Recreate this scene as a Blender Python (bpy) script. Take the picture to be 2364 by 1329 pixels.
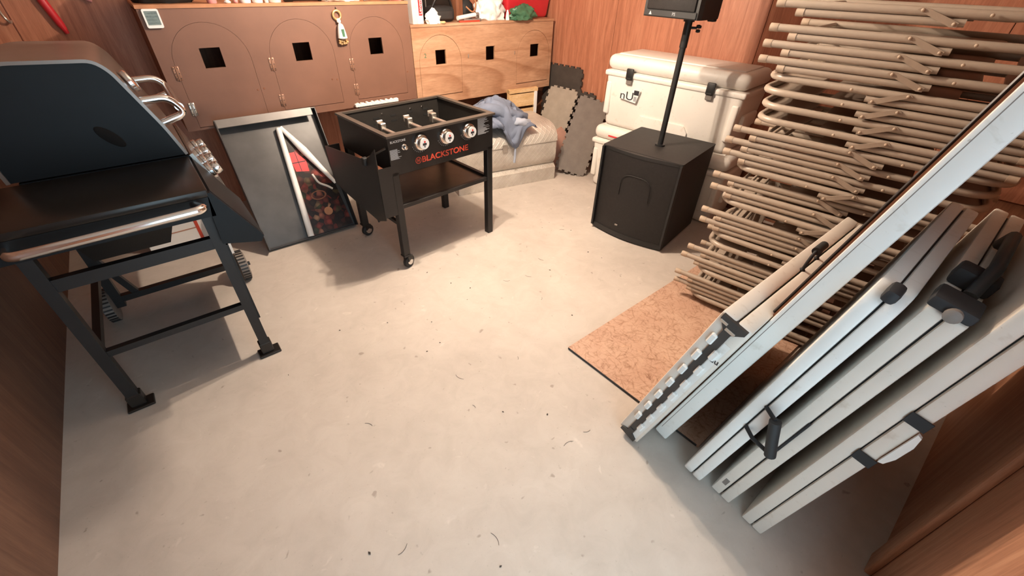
import bpy, bmesh, math, random
from mathutils import Vector, Matrix, noise
from mathutils.geometry import tessellate_polygon
random.seed(7)
R = math.radians
for o in list(bpy.data.objects):
    bpy.data.objects.remove(o, do_unlink=True)
scene = bpy.context.scene
C = scene.collection

# ------------------------------------------------------------------ camera
# room frame: x runs along the back wall to the right, y towards the back wall
F_PX, PITCH, ROLL, CAM_H, AZ = 970.0, R(37), R(1.7), 1.6, R(50)
def camera():
    fw = Vector((0, math.cos(PITCH), -math.sin(PITCH)))
    rt = Vector((1, 0, 0)); up = rt.cross(fw)
    r2 = rt*math.cos(ROLL) + up*math.sin(ROLL); u2 = -rt*math.sin(ROLL) + up*math.cos(ROLL)
    M = Matrix(((math.sin(AZ), math.cos(AZ), 0), (-math.cos(AZ), math.sin(AZ), 0), (0, 0, 1)))
    fw, r2, u2 = M @ fw, M @ r2, M @ u2
    cam = bpy.data.cameras.new('camera'); cam.sensor_fit = 'HORIZONTAL'; cam.sensor_width = 36
    cam.lens = 36*F_PX/2364; cam.clip_start = 0.01; cam.clip_end = 100
    ob = bpy.data.objects.new('camera', cam); C.objects.link(ob)
    m = Matrix((r2, u2, -fw)).transposed().to_4x4(); m.translation = (0, 0, CAM_H)
    ob.matrix_world = m
    scene.camera = ob
camera()

# ------------------------------------------------------------------ world, light, exposure
world = bpy.data.worlds.new('world'); scene.world = world; world.use_nodes = True
world.node_tree.nodes['Background'].inputs['Color'].default_value = (0.62, 0.86, 1.0, 1)
world.node_tree.nodes['Background'].inputs['Strength'].default_value = 3.0     # daylight, reaches the room through the doorway only
LIGHT_POS = (1.42, 2.08, 2.12); LIGHT_W = 63.0; LIGHT_COL = (1.0, 0.82, 0.655)   # two bulbs of this power
vs = scene.view_settings
vs.view_transform = 'Standard'; vs.look = 'None'; vs.gamma = 1; vs.use_curve_mapping = False; vs.exposure = 0.6

# ------------------------------------------------------------------ materials
MATS = {}
def srgb(r, g, b):
    f = lambda c: (c/255/12.92) if c/255 <= 0.04045 else ((c/255+0.055)/1.055)**2.4
    return (f(r), f(g), f(b))
class NT:
    def __init__(s, name):
        s.m = bpy.data.materials.new(name); s.m.use_nodes = True
        s.t = s.m.node_tree; s.b = s.t.nodes['Principled BSDF']
        s.co = s.t.nodes.new('ShaderNodeTexCoord')
    def n(s, typ, **kw):
        x = s.t.nodes.new(typ)
        for k, v in kw.items():
            if hasattr(x, k): setattr(x, k, v)
            else: x.inputs[k].default_value = v
        return x
    def l(s, a, b): s.t.links.new(a, b)
    def map(s, scale=(1, 1, 1), rot=(0, 0, 0), loc=(0, 0, 0)):
        m = s.n('ShaderNodeMapping'); m.inputs['Scale'].default_value = scale
        m.inputs['Rotation'].default_value = rot; m.inputs['Location'].default_value = loc
        s.l(s.co.outputs['Object'], m.inputs['Vector']); return m.outputs['Vector']
    def noise(s, vec, scale=5, detail=4, rough=0.55, dist=0):
        x = s.n('ShaderNodeTexNoise'); x.inputs['Scale'].default_value = scale
        x.inputs['Detail'].default_value = detail; x.inputs['Roughness'].default_value = rough
        x.inputs['Distortion'].default_value = dist
        if vec: s.l(vec, x.inputs['Vector'])
        return x.outputs['Fac']
    def ramp(s, fac, stops):
        x = s.n('ShaderNodeValToRGB'); e = x.color_ramp.elements
        while len(e) < len(stops): e.new(0.5)
        for i, (p, c) in enumerate(stops):
            e[i].position = p; e[i].color = (*c, 1) if len(c) == 3 else c
        s.l(fac, x.inputs['Fac']); return x.outputs['Color']
    def mix(s, fac, a, b, mode='MIX'):
        x = s.n('ShaderNodeMix', data_type='RGBA', blend_type=mode)
        for sock, v in ((x.inputs[0], fac), (x.inputs[6], a), (x.inputs[7], b)):
            if hasattr(v, 'links') or hasattr(v, 'is_linked'): s.l(v, sock)
            elif isinstance(v, (int, float)): sock.default_value = v
            else: sock.default_value = (*v, 1)
        return x.outputs[2]
    def bump(s, h, strength=0.2, dist=0.01):
        x = s.n('ShaderNodeBump'); x.inputs['Strength'].default_value = strength; x.inputs['Distance'].default_value = dist
        s.l(h, x.inputs['Height']); s.l(x.outputs['Normal'], s.b.inputs['Normal'])
    def done(s, col=None, rough=0.5, metal=0.0, spec=None):
        if col is not None:
            if hasattr(col, 'is_linked'): s.l(col, s.b.inputs['Base Color'])
            else: s.b.inputs['Base Color'].default_value = (*col, 1)
        s.b.inputs['Roughness'].default_value = rough; s.b.inputs['Metallic'].default_value = metal
        if spec is not None: s.b.inputs['Specular IOR Level'].default_value = spec
        MATS[s.m.name] = s.m; return s.m

def plain(name, col, rough=0.5, metal=0.0, var=0.12, scale=8, spec=None, bump=0):
    t = NT(name); v = t.noise(t.map(), scale, 5)
    a = tuple(max(0, c*(1-var)) for c in col); b = tuple(min(1, c*(1+var)) for c in col)
    c = t.ramp(v, [(0.3, a), (0.7, b)])
    if bump: t.bump(t.noise(t.map(), scale*8, 3), bump, 0.003)
    return t.done(c, rough, metal, spec)

def wood(name, c1, c2, c3, scale=(6, 6, 0.5), rough=0.55, nscale=3.0, dist=1.2, knots=False, rings=0):
    t = NT(name); v = t.map(scale)
    n1 = t.noise(v, nscale, 6, 0.6, dist)
    n2 = t.noise(t.map(tuple(s*9 for s in scale)), nscale*1.2, 3, 0.6, 0.2)
    col = t.ramp(n1, [(0.28, c1), (0.5, c2), (0.72, c3)])
    fine = t.ramp(n2, [(0.35, (0.72, 0.68, 0.64)), (0.6, (1, 1, 1))])
    col = t.mix(0.55, col, fine, 'MULTIPLY')
    if rings:
        nz = t.noise(t.map((scale[0]*0.9, scale[1]*0.9, scale[2]*0.9), loc=(3.1, 1.7, 0.4)), 0.9, 1, 0.4, 0.5)
        w = t.n('ShaderNodeMath', operation='MULTIPLY'); w.inputs[1].default_value = rings; t.l(nz, w.inputs[0])
        fr = t.n('ShaderNodeMath', operation='FRACT'); t.l(w.outputs[0], fr.inputs[0])
        rc = t.ramp(fr.outputs[0], [(0.0, (1, 1, 1)), (0.55, (0.97, 0.95, 0.92)), (0.9, (0.66, 0.52, 0.42)), (1.0, (1, 1, 1))])
        col = t.mix(0.7, col, rc, 'MULTIPLY')
    if knots:
        vo = t.n('ShaderNodeTexVoronoi'); vo.inputs['Scale'].default_value = 2.1
        t.l(t.map((1, 1, 1.3), loc=(0.37, 0, 0.21)), vo.inputs['Vector'])
        k = t.ramp(vo.outputs['Distance'], [(0.035, (0.30, 0.19, 0.13)), (0.075, (1, 1, 1))])
        col = t.mix(0.8, col, k, 'MULTIPLY')
    t.bump(n2, 0.12, 0.002)
    return t.done(col, rough)

def floor_mat():
    t = NT('concrete'); v = t.map()
    a = t.noise(v, 1.3, 6, 0.6, 0.4); b = t.noise(v, 9, 6, 0.65, 0.8); c = t.noise(v, 70, 4, 0.6)
    col = t.ramp(a, [(0.3, (0.45, 0.395, 0.348)), (0.7, (0.56, 0.50, 0.445))])
    col = t.mix(0.35, col, t.ramp(b, [(0.3, (0.72, 0.70, 0.67)), (0.62, (1, 1, 1))]), 'MULTIPLY')
    col = t.mix(0.5, col, t.ramp(c, [(0.22, (0.55, 0.52, 0.48)), (0.36, (1, 1, 1))]), 'MULTIPLY')
    sp = t.noise(t.map(loc=(4, 2, 0)), 22, 2, 0.5, 0.3)
    col = t.mix(0.6, col, t.ramp(sp, [(0.70, (1, 1, 1)), (0.76, (0.45, 0.40, 0.36))]), 'MULTIPLY')
    li = t.noise(t.map(loc=(1, 7, 0)), 14, 3, 0.6, 0.5)
    col = t.mix(0.25, col, t.ramp(li, [(0.66, (0, 0, 0)), (0.75, (0.3, 0.28, 0.26))]), 'ADD')
    t.bump(t.noise(v, 30, 6, 0.7), 0.12, 0.004)
    return t.done(col, 0.62, 0, 0.35)

def osb_mat():
    t = NT('strand_board'); cols = []
    base = t.noise(t.map(), 5, 4)
    col = t.ramp(base, [(0.3, (0.47, 0.285, 0.20)), (0.7, (0.54, 0.355, 0.255))])
    for i, ang in enumerate((10, 40, 75, 110, 140, 165)):
        m1 = t.map((1, 1, 1), (0, 0, R(ang)), (i*3.3, i*1.7, 0))
        m2 = t.n('ShaderNodeMapping'); m2.inputs['Scale'].default_value = (95, 14, 1); t.l(m1, m2.inputs['Vector'])
        n = t.noise(m2.outputs['Vector'], 1.0, 2, 0.5, 0.6)
        col = t.mix(0.5, col, t.ramp(n, [(0.30, (0.55, 0.42, 0.33)), (0.42, (1, 1, 1)), (0.68, (1, 1, 1)), (0.76, (1.25, 1.18, 1.08))]), 'MULTIPLY')
    return t.done(col, 0.7)

def diamond_mat():
    t = NT('diamond_plate')
    m1 = t.map((1, 1, 1), (0, 0, 0)); 
    def wave(rot):
        w = t.n('ShaderNodeTexWave', wave_type='BANDS', bands_direction='X'); w.inputs['Scale'].default_value = 9
        w.inputs['Distortion'].default_value = 0.0
        t.l(t.map((1, 1, 1), rot), w.inputs['Vector']); return w.outputs['Fac']
    a = wave((0, R(45), 0)); b = wave((0, R(-45), 0))
    mx = t.n('ShaderNodeMath', operation='MAXIMUM'); t.l(a, mx.inputs[0]); t.l(b, mx.inputs[1])
    h = t.ramp(mx.outputs[0], [(0.9, (0, 0, 0)), (0.97, (1, 1, 1))])
    t.bump(h, 0.5, 0.004)
    n = t.noise(t.map(), 6, 5)
    col = t.ramp(n, [(0.3, (0.52, 0.46, 0.40)), (0.7, (0.72, 0.67, 0.60))])
    col = t.mix(0.25, col, t.ramp(mx.outputs[0], [(0.9, (0.75, 0.72, 0.68)), (0.97, (1, 1, 1))]), 'MULTIPLY')
    return t.done(col, 0.5, 0.45)

def poster_mat():
    t = NT('food_photo'); v = t.map()
    vo = t.n('ShaderNodeTexVoronoi'); vo.inputs['Scale'].default_value = 26; t.l(v, vo.inputs['Vector'])
    sep = t.n('ShaderNodeSeparateColor'); t.l(vo.outputs['Color'], sep.inputs['Color'])
    c1 = t.ramp(sep.outputs[0], [(0.0, srgb(28, 20, 18)), (0.4, srgb(52, 34, 28)), (0.6, srgb(120, 52, 42)), (0.75, srgb(160, 64, 54)), (0.86, srgb(170, 130, 100)), (0.93, srgb(60, 66, 40))])
    d = t.ramp(vo.outputs['Distance'], [(0.25, (1, 1, 1)), (0.55, (0.3, 0.26, 0.24))])
    col = t.mix(0.8, c1, d, 'MULTIPLY')
    n = t.noise(v, 9, 5, 0.6, 0.6)
    col = t.mix(0.6, col, t.ramp(n, [(0.35, (0.25, 0.2, 0.2)), (0.65, (1, 1, 1))]), 'MULTIPLY')
    return t.done(col, 0.3)

def plastic_mat(name, col, dirt):
    t = NT(name); v = t.map()
    a = t.noise(v, 3, 5, 0.6, 0.5); s = t.noise(t.map((60, 3, 60)), 1, 4, 0.7, 0.3)
    c = t.ramp(a, [(0.3, tuple(x*0.93 for x in col)), (0.7, col)])
    c = t.mix(0.7, c, t.ramp(s, [(0.24, dirt), (0.36, (1, 1, 1))]), 'MULTIPLY')
    g_ = t.noise(t.map(loc=(2, 5, 1)), 17, 4, 0.65, 0.6); c = t.mix(0.45, c, t.ramp(g_, [(0.60, (1, 1, 1)), (0.72, dirt)]), 'MULTIPLY')
    k_ = t.noise(t.map(loc=(8, 1, 4)), 75, 2, 0.5, 0.2); c = t.mix(0.5, c, t.ramp(k_, [(0.72, (1, 1, 1)), (0.77, (0.5, 0.45, 0.4))]), 'MULTIPLY')
    return t.done(c, 0.45)

floor_mat(); osb_mat(); diamond_mat(); poster_mat()
wood('wall_wood', srgb(152, 94, 68), srgb(178, 116, 88), srgb(194, 136, 106), (7, 7, 0.45), 0.5)
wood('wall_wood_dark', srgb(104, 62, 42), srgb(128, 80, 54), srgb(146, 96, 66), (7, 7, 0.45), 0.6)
wood('left_wall_wood_shaded', srgb(92, 62, 48), srgb(106, 74, 58), srgb(118, 86, 68), (7, 7, 0.45), 0.6)  # darker copy of the wall wood, the left wall's shade put into colour
wood('near_wall_wood', srgb(158, 108, 80), srgb(178, 126, 96), srgb(194, 144, 112), (7, 7, 0.45), 0.6)
wood('fir_plywood', srgb(176, 132, 102), srgb(190, 147, 116), srgb(204, 163, 132), (0.55, 3, 3.2), 0.6, 2.2, 1.6, True, 9)
wood('raw_pine', srgb(200, 160, 110), srgb(220, 184, 136), srgb(232, 204, 160), (1, 5, 5), 0.6)
plain('brown_paint', srgb(120, 85, 69), 0.55, 0, 0.10, 4, bump=0.05)
plain('hinge_painted', srgb(150, 112, 92), 0.4, 0.3, 0.2, 60)
plain('brown_edge', srgb(176, 122, 86), 0.6, 0, 0.12, 20)
plain('void_black', (0.004, 0.004, 0.004), 0.95, 0, 0.0)
plain('galvanized', (0.62, 0.58, 0.53), 0.32, 0.9, 0.08)
plain('chrome', (0.80, 0.79, 0.78), 0.14, 1.0, 0.04)
plain('stainless', (0.60, 0.56, 0.52), 0.24, 1.0, 0.06)
plain('black_powder', (0.011, 0.0095, 0.009), 0.42, 0.1, 0.12, 30)
plain('black_inner', (0.013, 0.011, 0.009), 0.55, 0.0, 0.2, 16)
plain('griddle_steel', (0.050, 0.047, 0.046), 0.42, 0.4, 0.18, 6)
plain('tray_flange', (0.19, 0.175, 0.165), 0.45, 0.3, 0.1, 8)
plain('tray_plate', (0.075, 0.071, 0.069), 0.4, 0.25, 0.3, 4)
plain('rim_steel', (0.10, 0.085, 0.072), 0.36, 0.5, 0.12, 12)
plain('navy_enamel', (0.0038, 0.0062, 0.0085), 0.5, 0.0, 0.15, 10, 0.3)
plain('grill_shelf', (0.020, 0.017, 0.015), 0.30, 0.2, 0.2, 5)
plain('grill_frame', (0.010, 0.010, 0.011), 0.45, 0.0, 0.15, 12)
plain('lid_sheet', (0.26, 0.22, 0.195), 0.34, 0.5, 0.08, 6)
plain('black_rubber', (0.014, 0.013, 0.013), 0.7, 0, 0.15)
plain('speaker_black', (0.016, 0.014, 0.013), 0.62, 0, 0.14, 20, bump=0.15)
plain('speaker_grille', (0.013, 0.011, 0.0105), 0.55, 0.2, 0.25, 60, bump=0.3)
plain('speaker_plastic', (0.012, 0.012, 0.012), 0.5, 0, 0.12)
plastic_mat('cooler_white', (0.80, 0.76, 0.70), (0.82, 0.72, 0.62))
plastic_mat('table_white', (0.74, 0.73, 0.70), (0.70, 0.66, 0.60))
plastic_mat('table_beige', (0.68, 0.62, 0.55), (0.70, 0.62, 0.54))
plain('table_bracket', (0.05, 0.046, 0.044), 0.5, 0.3, 0.2)
plain('chair_paint', srgb(166, 151, 136), 0.36, 0.0, 0.015, 6)
plain('chair_cap', srgb(182, 162, 142), 0.5, 0, 0.05, 14)
plain('chair_pad', srgb(160, 143, 127), 0.5, 0, 0.06, 14)
plain('ceiling_white', (0.70, 0.67, 0.62), 0.9, 0, 0.03)
plain('white_paper', (0.80, 0.79, 0.77), 0.6, 0, 0.03)
plain('white_gloss', (0.82, 0.80, 0.77), 0.3, 0, 0.04)
plain('lcd_grey', srgb(108, 116, 104), 0.25, 0, 0.15, 30)
plain('lcd_dark', srgb(84, 92, 82), 0.3, 0, 0.1)
plain('gold', (0.75, 0.52, 0.25), 0.35, 0.7, 0.15, 40)
plain('foam_mid', srgb(116, 107, 100), 0.9, 0, 0.10, 14, bump=0.2)
plain('foam_grey', srgb(148, 137, 124), 0.9, 0, 0.10, 14, bump=0.2)
plain('foam_dark', srgb(66, 58, 52), 0.9, 0, 0.15, 14, bump=0.2)
plain('denim', srgb(112, 120, 138), 0.9, 0, 0.20, 9, bump=0.3)
plain('denim_pale', srgb(160, 166, 180), 0.9, 0, 0.12, 12, bump=0.3)
plain('red_plastic', srgb(196, 44, 52), 0.32, 0, 0.04)
plain('red_print', srgb(196, 70, 48), 0.5, 0, 0.05)
plain('red_bright', srgb(206, 52, 54), 0.4, 0, 0.05)
plain('grey_print', srgb(150, 152, 155), 0.6, 0, 0.05)
plain('white_print', srgb(225, 225, 222), 0.5, 0, 0.03)
plain('ink', (0.02, 0.02, 0.025), 0.6, 0, 0.1)
plain('green_bag', srgb(70, 112, 84), 0.4, 0, 0.2, 12)
plain('clear_bag', srgb(214, 206, 198), 0.25, 0, 0.1, 12)
plain('pink_plastic', srgb(206, 140, 140), 0.4, 0, 0.1)
plain('pink_board', srgb(178, 134, 116), 0.7, 0, 0.15, 10)
plain('orange_cord', srgb(200, 110, 60), 0.5, 0, 0.1)
plain('wheel_grey', srgb(120, 112, 106), 0.6, 0, 0.15, 20)
plain('strap_black', (0.010, 0.010, 0.012), 0.7, 0, 0.2)
plain('leaf_bits', (0.04, 0.03, 0.025), 0.8, 0, 0.3)
lampm = NT('lamp_glass'); lampm.b.inputs['Emission Color'].default_value = (1, 0.85, 0.65, 1); lampm.b.inputs['Emission Strength'].default_value = 6; lampm.done((0.9, 0.88, 0.85), 0.4)
M = MATS

# ------------------------------------------------------------------ mesh helpers
class MB:
    def __init__(s): s.v = []; s.f = []; s.sm = 0
    def add(s, verts, faces, mat=None):
        o = len(s.v)
        s.v += [(mat @ Vector(p)) if mat else Vector(p) for p in verts]
        s.f += [tuple(i+o for i in f) for f in faces]; return s
    def box(s, a, b):
        (x0, y0, z0), (x1, y1, z1) = a, b
        v = [(x0,y0,z0),(x1,y0,z0),(x1,y1,z0),(x0,y1,z0),(x0,y0,z1),(x1,y0,z1),(x1,y1,z1),(x0,y1,z1)]
        return s.add(v, [(0,3,2,1),(4,5,6,7),(0,1,5,4),(1,2,6,5),(2,3,7,6),(3,0,4,7)])
    def rbox(s, a, b, bev=0.005, seg=2, mat=None):
        bm = bmesh.new(); bmesh.ops.create_cube(bm, size=1)
        for v in bm.verts:
            for k in range(3): v.co[k] = a[k] + (v.co[k]+0.5)*(b[k]-a[k])
        bev = min(bev, 0.49*min(abs(b[k]-a[k]) for k in range(3)))
        bmesh.ops.bevel(bm, geom=bm.edges[:], offset=bev, segments=seg, affect='EDGES', profile=0.5)
        s.bm(bm, mat); return s
    def bm(s, bm, mat=None):
        bm.verts.index_update()
        s.add([v.co.copy() for v in bm.verts], [tuple(v.index for v in f.verts) for f in bm.faces], mat); bm.free()
    def hexa(s, p):     # 8 points: bottom ring then top ring
        return s.add(p, [(0,3,2,1),(4,5,6,7),(0,1,5,4),(1,2,6,5),(2,3,7,6),(3,0,4,7)])
    def tube(s, pts, r, n=8, closed=False, cap=True):
        pts = [Vector(p) for p in pts]; m = len(pts); s.sm = 65
        rr = r if isinstance(r, (list, tuple)) else [r]*m
        prev = None; base = len(s.v)
        for i, p in enumerate(pts):
            if closed: t = (pts[(i+1) % m]-pts[i-1]).normalized()
            else: t = (pts[min(i+1, m-1)]-pts[max(i-1, 0)]).normalized()
            if prev is None:
                a = Vector((0, 0, 1)) if abs(t.z) < 0.9 else Vector((1, 0, 0))
                u = t.cross(a).normalized()
            else:
                u = (prev - t*prev.dot(t)).normalized()
            prev = u; w = t.cross(u)
            for k in range(n):
                an = 2*math.pi*k/n
                s.v.append(p + (u*math.cos(an)+w*math.sin(an))*rr[i])
        lim = m if closed else m-1
        for i in range(lim):
            for k in range(n):
                a = base+i*n+k; b = base+i*n+(k+1) % n
                c = base+((i+1) % m)*n+(k+1) % n; d = base+((i+1) % m)*n+k
                s.f.append((a, b, c, d))
        if cap and not closed:
            s.f.append(tuple(base+k for k in reversed(range(n)))); s.f.append(tuple(base+(m-1)*n+k for k in range(n)))
        return s
    def lathe(s, prof, n=20, mat=None, cap=True):   # profile of (r, z) around z
        v = []; f = []
        for r, z in prof:
            for k in range(n):
                a = 2*math.pi*k/n; v.append((r*math.cos(a), r*math.sin(a), z))
        for i in range(len(prof)-1):
            for k in range(n):
                f.append((i*n+k, i*n+(k+1) % n, (i+1)*n+(k+1) % n, (i+1)*n+k))
        if cap:
            f.append(tuple(reversed(range(n)))); f.append(tuple((len(prof)-1)*n+k for k in range(n)))
        return s.add(v, f, mat)
    def prism(s, outer, holes=(), d0=0, d1=0.01, plane='XZ', mat=None):
        """2D outline with holes, extruded. plane XZ: point (a,b)->(a, d, b)"""
        loops = [list(outer)] + [list(h) for h in holes]
        tri = tessellate_polygon([[Vector((a, b, 0)) for a, b in lp] for lp in loops])
        pts = [p for lp in loops for p in lp]; N = len(pts)
        P = {'XZ': lambda a, b, d: (a, d, b), 'YZ': lambda a, b, d: (d, a, b), 'XY': lambda a, b, d: (a, b, d)}[plane]
        v = [P(a, b, d0) for a, b in pts] + [P(a, b, d1) for a, b in pts]
        f = [tuple(t) for t in tri] + [tuple(i+N for i in reversed(t)) for t in tri]
        o = 0
        for lp in loops:
            m = len(lp)
            for i in range(m): f.append((o+i, o+(i+1) % m, o+N+(i+1) % m, o+N+i))
            o += m
        return s.add(v, f, mat)
    def build(s, name, mat, parent=None, smooth=35, loc=None, rot=None):
        me = bpy.data.meshes.new(name); me.from_pydata([tuple(p) for p in s.v], [], s.f)
        bm = bmesh.new(); bm.from_mesh(me); bmesh.ops.recalc_face_normals(bm, faces=bm.faces[:]); bm.to_mesh(me); bm.free()
        me.materials.append(M[mat])
        if smooth:
            for p in me.polygons: p.use_smooth = True
            me.set_sharp_from_angle(angle=R(max(smooth, s.sm)))
        ob = bpy.data.objects.new(name, me); C.objects.link(ob)
        if parent: ob.parent = parent
        if loc: ob.location = loc
        if rot: ob.rotation_euler = rot
        return ob

def tag(o, label, cat, group=None):
    o['label'] = label; o['category'] = cat
    if group: o['group'] = group
    return o
def thing(name, label, cat, loc=(0, 0, 0), rotz=0, group=None, rot=None):
    o = bpy.data.objects.new(name, None); C.objects.link(o); o.empty_display_size = 0.05
    o.location = loc; o.rotation_euler = rot if rot else (0, 0, rotz)
    return tag(o, label, cat, group)
def struct(o):
    o['kind'] = 'structure'; return o
def arc(cx, cy, r, a0, a1, n=10):
    return [(cx+r*math.cos(R(a0+(a1-a0)*i/n)), cy+r*math.sin(R(a0+(a1-a0)*i/n))) for i in range(n+1)]
def rect(x0, y0, x1, y1): return [(x0, y0), (x1, y0), (x1, y1), (x0, y1)]
def rrect(x0, y0, x1, y1, r, n=4):
    return arc(x1-r, y0+r, r, -90, 0, n)+arc(x1-r, y1-r, r, 0, 90, n)+arc(x0+r, y1-r, r, 90, 180, n)+arc(x0+r, y0+r, r, 180, 270, n)
def fillet(pts, r, n=5):
    """round the corners of a 3D polyline"""
    pts = [Vector(p) for p in pts]; out = [pts[0]]
    for i in range(1, len(pts)-1):
        a = (pts[i-1]-pts[i]); b = (pts[i+1]-pts[i]); rr = min(r, a.length*0.49, b.length*0.49)
        p0 = pts[i]+a.normalized()*rr; p1 = pts[i]+b.normalized()*rr
        for k in range(n+1):
            t = k/n; out.append(p0*(1-t)**2+pts[i]*2*t*(1-t)+p1*t*t)
    out.append(pts[-1]); return out
def text_mesh(txt, size, depth=0.0006, sx=1.0, bold=0.0):
    cu = bpy.data.curves.new('lettering', 'FONT'); cu.body = txt; cu.size = size; cu.extrude = depth; cu.offset = bold
    cu.align_x = 'CENTER'; cu.align_y = 'CENTER'
    ob = bpy.data.objects.new('lettering', cu); C.objects.link(ob)
    dg = bpy.context.evaluated_depsgraph_get(); me = bpy.data.meshes.new_from_object(ob.evaluated_get(dg))
    bpy.data.objects.remove(ob); 
    for v in me.vertices: v.co.x *= sx
    return me
def lettering(name, txt, size, mat, parent, mtx, sx=1.0, bold=0.0, fit=None):
    me = text_mesh(txt, size, sx=sx, bold=bold)
    if fit:
        xs = [v.co.x for v in me.vertices]; ys = [v.co.y for v in me.vertices]
        for v in me.vertices:
            v.co.x = (v.co.x-(max(xs)+min(xs))/2)*fit[0]/(max(xs)-min(xs)); v.co.y = (v.co.y-(max(ys)+min(ys))/2)*fit[1]/(max(ys)-min(ys))
    me.materials.clear(); me.materials.append(M[mat])
    ob = bpy.data.objects.new(name, me); C.objects.link(ob); ob.parent = parent; ob.matrix_local = mtx; return ob
def blob(name, mat, rx, ry, rz, amp=0.15, freq=3.0, seed=0, sub=4, flat=True, loc=None, parent=None, rough2=0.0):
    bm = bmesh.new(); bmesh.ops.create_icosphere(bm, subdivisions=sub, radius=1)
    for v in bm.verts:
        d = v.co.normalized(); q = d*freq+Vector((seed*7.3, seed*3.1, seed))
        k = 1+amp*noise.noise(q)+rough2*abs(noise.noise(q*2.7))
        p = Vector((d.x*rx, d.y*ry, d.z*rz))*k
        if flat and p.z < -rz*0.55: p.z = -rz*0.55
        v.co = p
    zmin = min(v.co.z for v in bm.verts)
    for v in bm.verts: v.co.z -= zmin
    mb = MB(); mb.bm(bm); return mb.build(name, mat, parent, 60, loc)
def copy_tree(o, parent=None):
    c = o.copy(); C.objects.link(c); c.parent = parent
    for ch in [x for x in bpy.data.objects if x.parent == o]: copy_tree(ch, c)
    return c

# ------------------------------------------------------------------ the room
XL, XR, YN, YB, ZC = -0.785, 3.302, -0.36, 3.95, 2.22
XE = 3.90; WA = R(6.4)      # the right wall is not quite square to the back wall
struct(MB().box((XL-0.1, YN-0.1, -0.1), (XE, YB+0.1, 0)).build('floor', 'concrete', smooth=0))
struct(MB().box((XL-0.1, YN-0.1, ZC), (XE, YB+0.1, ZC+0.08)).build('ceiling', 'ceiling_white', smooth=0))
wb = struct(MB().box((XL-0.1, YB, 0), (XR+0.1, YB+0.1, ZC)).build('wall_back', 'wall_wood', smooth=0))
for x0, x1 in ((XL, -0.432), (-0.426, 0.79), (0.796, 2.01), (2.016, XR)):
    MB().box((x0, YB-0.008, 0.0), (x1, YB, ZC)).build('panel', 'wall_wood', wb, 0)
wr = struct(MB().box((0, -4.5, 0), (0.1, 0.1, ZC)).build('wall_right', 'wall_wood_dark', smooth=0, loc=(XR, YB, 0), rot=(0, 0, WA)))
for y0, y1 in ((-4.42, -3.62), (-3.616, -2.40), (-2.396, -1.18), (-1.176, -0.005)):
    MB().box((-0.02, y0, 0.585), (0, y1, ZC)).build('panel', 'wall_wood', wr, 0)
wl = struct(MB().box((XL-0.1, YN-0.1, 0), (XL, YB, ZC)).build('wall_left', 'left_wall_wood_shaded', smooth=0))
DX0, DX1 = -0.22, 0.80
wf = struct(MB().box((DX1, YN-0.1, 0), (XE, YN, ZC)).box((XL, YN-0.1, 0), (DX0, YN, ZC)).box((DX0, YN-0.1, 2.05), (DX1, YN, ZC)).build('wall_front', 'near_wall_wood', smooth=0))
MB().rbox((1.31, YN, 0), (1.40, YN+0.022, ZC-0.01), 0.006).build('batten', 'near_wall_wood', wf)
struct(MB().rbox((DX1-0.015, YN-0.1, 0), (DX1+0.06, YN+0.016, 2.06), 0.003).build('trim_1', 'near_wall_wood'))

# pendant lamp: two bare bulbs, one below the other, the room's own light
lamp = thing('pendant_lamp', 'pendant with two bare warm bulbs hanging from the ceiling', 'lamp', (LIGHT_POS[0], LIGHT_POS[1], ZC))
MB().lathe([(0.05, 0), (0.05, -0.018), (0.012, -0.03)], 20).build('rose', 'white_gloss', lamp)
MB().tube([(0, 0, -0.02), (0, 0, -0.16)], 0.004, 8).build('cord', 'white_gloss', lamp)
for dx, dy, dz in ((0.03, -0.03, -0.14), (-0.03, 0.03, -0.26)):
    hb_ = MB().tube([(0, 0, dz+0.10), (dx, dy, dz+0.085), (dx, dy, dz+0.045)], [0.008, 0.014, 0.014], 12).build('bulb_holder', 'white_gloss', lamp)
    MB().lathe([(0.013, 0.045), (0.017, 0.03), (0.028, 0.0), (0.028, -0.012), (0.018, -0.028), (0.004, -0.034)], 20, Matrix.Translation((dx, dy, dz+0.012))).build('bulb', 'lamp_glass', hb_)
    ld = bpy.data.lights.new('bulb_light', 'POINT'); ld.energy = LIGHT_W; ld.color = LIGHT_COL; ld.shadow_soft_size = 0.02
    lo = bpy.data.objects.new('bulb_light', ld); C.objects.link(lo); lo.location = (LIGHT_POS[0]+dx*1.9, LIGHT_POS[1]+dy*1.9, ZC+dz-0.03)

# added shelf and rags, unseen above the frame, to shade left floor and wall
shf = thing('shade_shelf', 'added plank shelf on cords, unseen above the grill, shading the left floor', 'shelf', (0.80, 2.26, 1.585))
MB().rbox((-0.40, -0.365, 0), (0.23, 0.26, 0.026), 0.004).build('plank', 'wall_wood_dark', shf)
for x in (-0.18, 0.165):
    for y in (-0.30, 0.23): MB().tube([(x, y, 0.02), (x, y, ZC-1.585)], 0.004, 6).build('cord', 'strap_black', shf)
for k, (y, l) in enumerate(((-0.20, 'first added dark rag on the unseen shelf, nearest its end'), (-0.02, 'second added dark rag on the unseen shelf'), (0.17, 'third added dark rag on the unseen shelf'))):
    tag(MB().tube([(0.72, 2.26+y, 1.662), (0.80, 2.265+y, 1.662), (0.97, 2.26+y, 1.662), (1.045, 2.26+y, 1.650)], [0.03, 0.046, 0.045, 0.034], 14).build('shade_rag', 'navy_enamel'), l, 'rag', 'added rags on the unseen shelf')  # rag rolls added to make the shadow's edge lumpy

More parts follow.
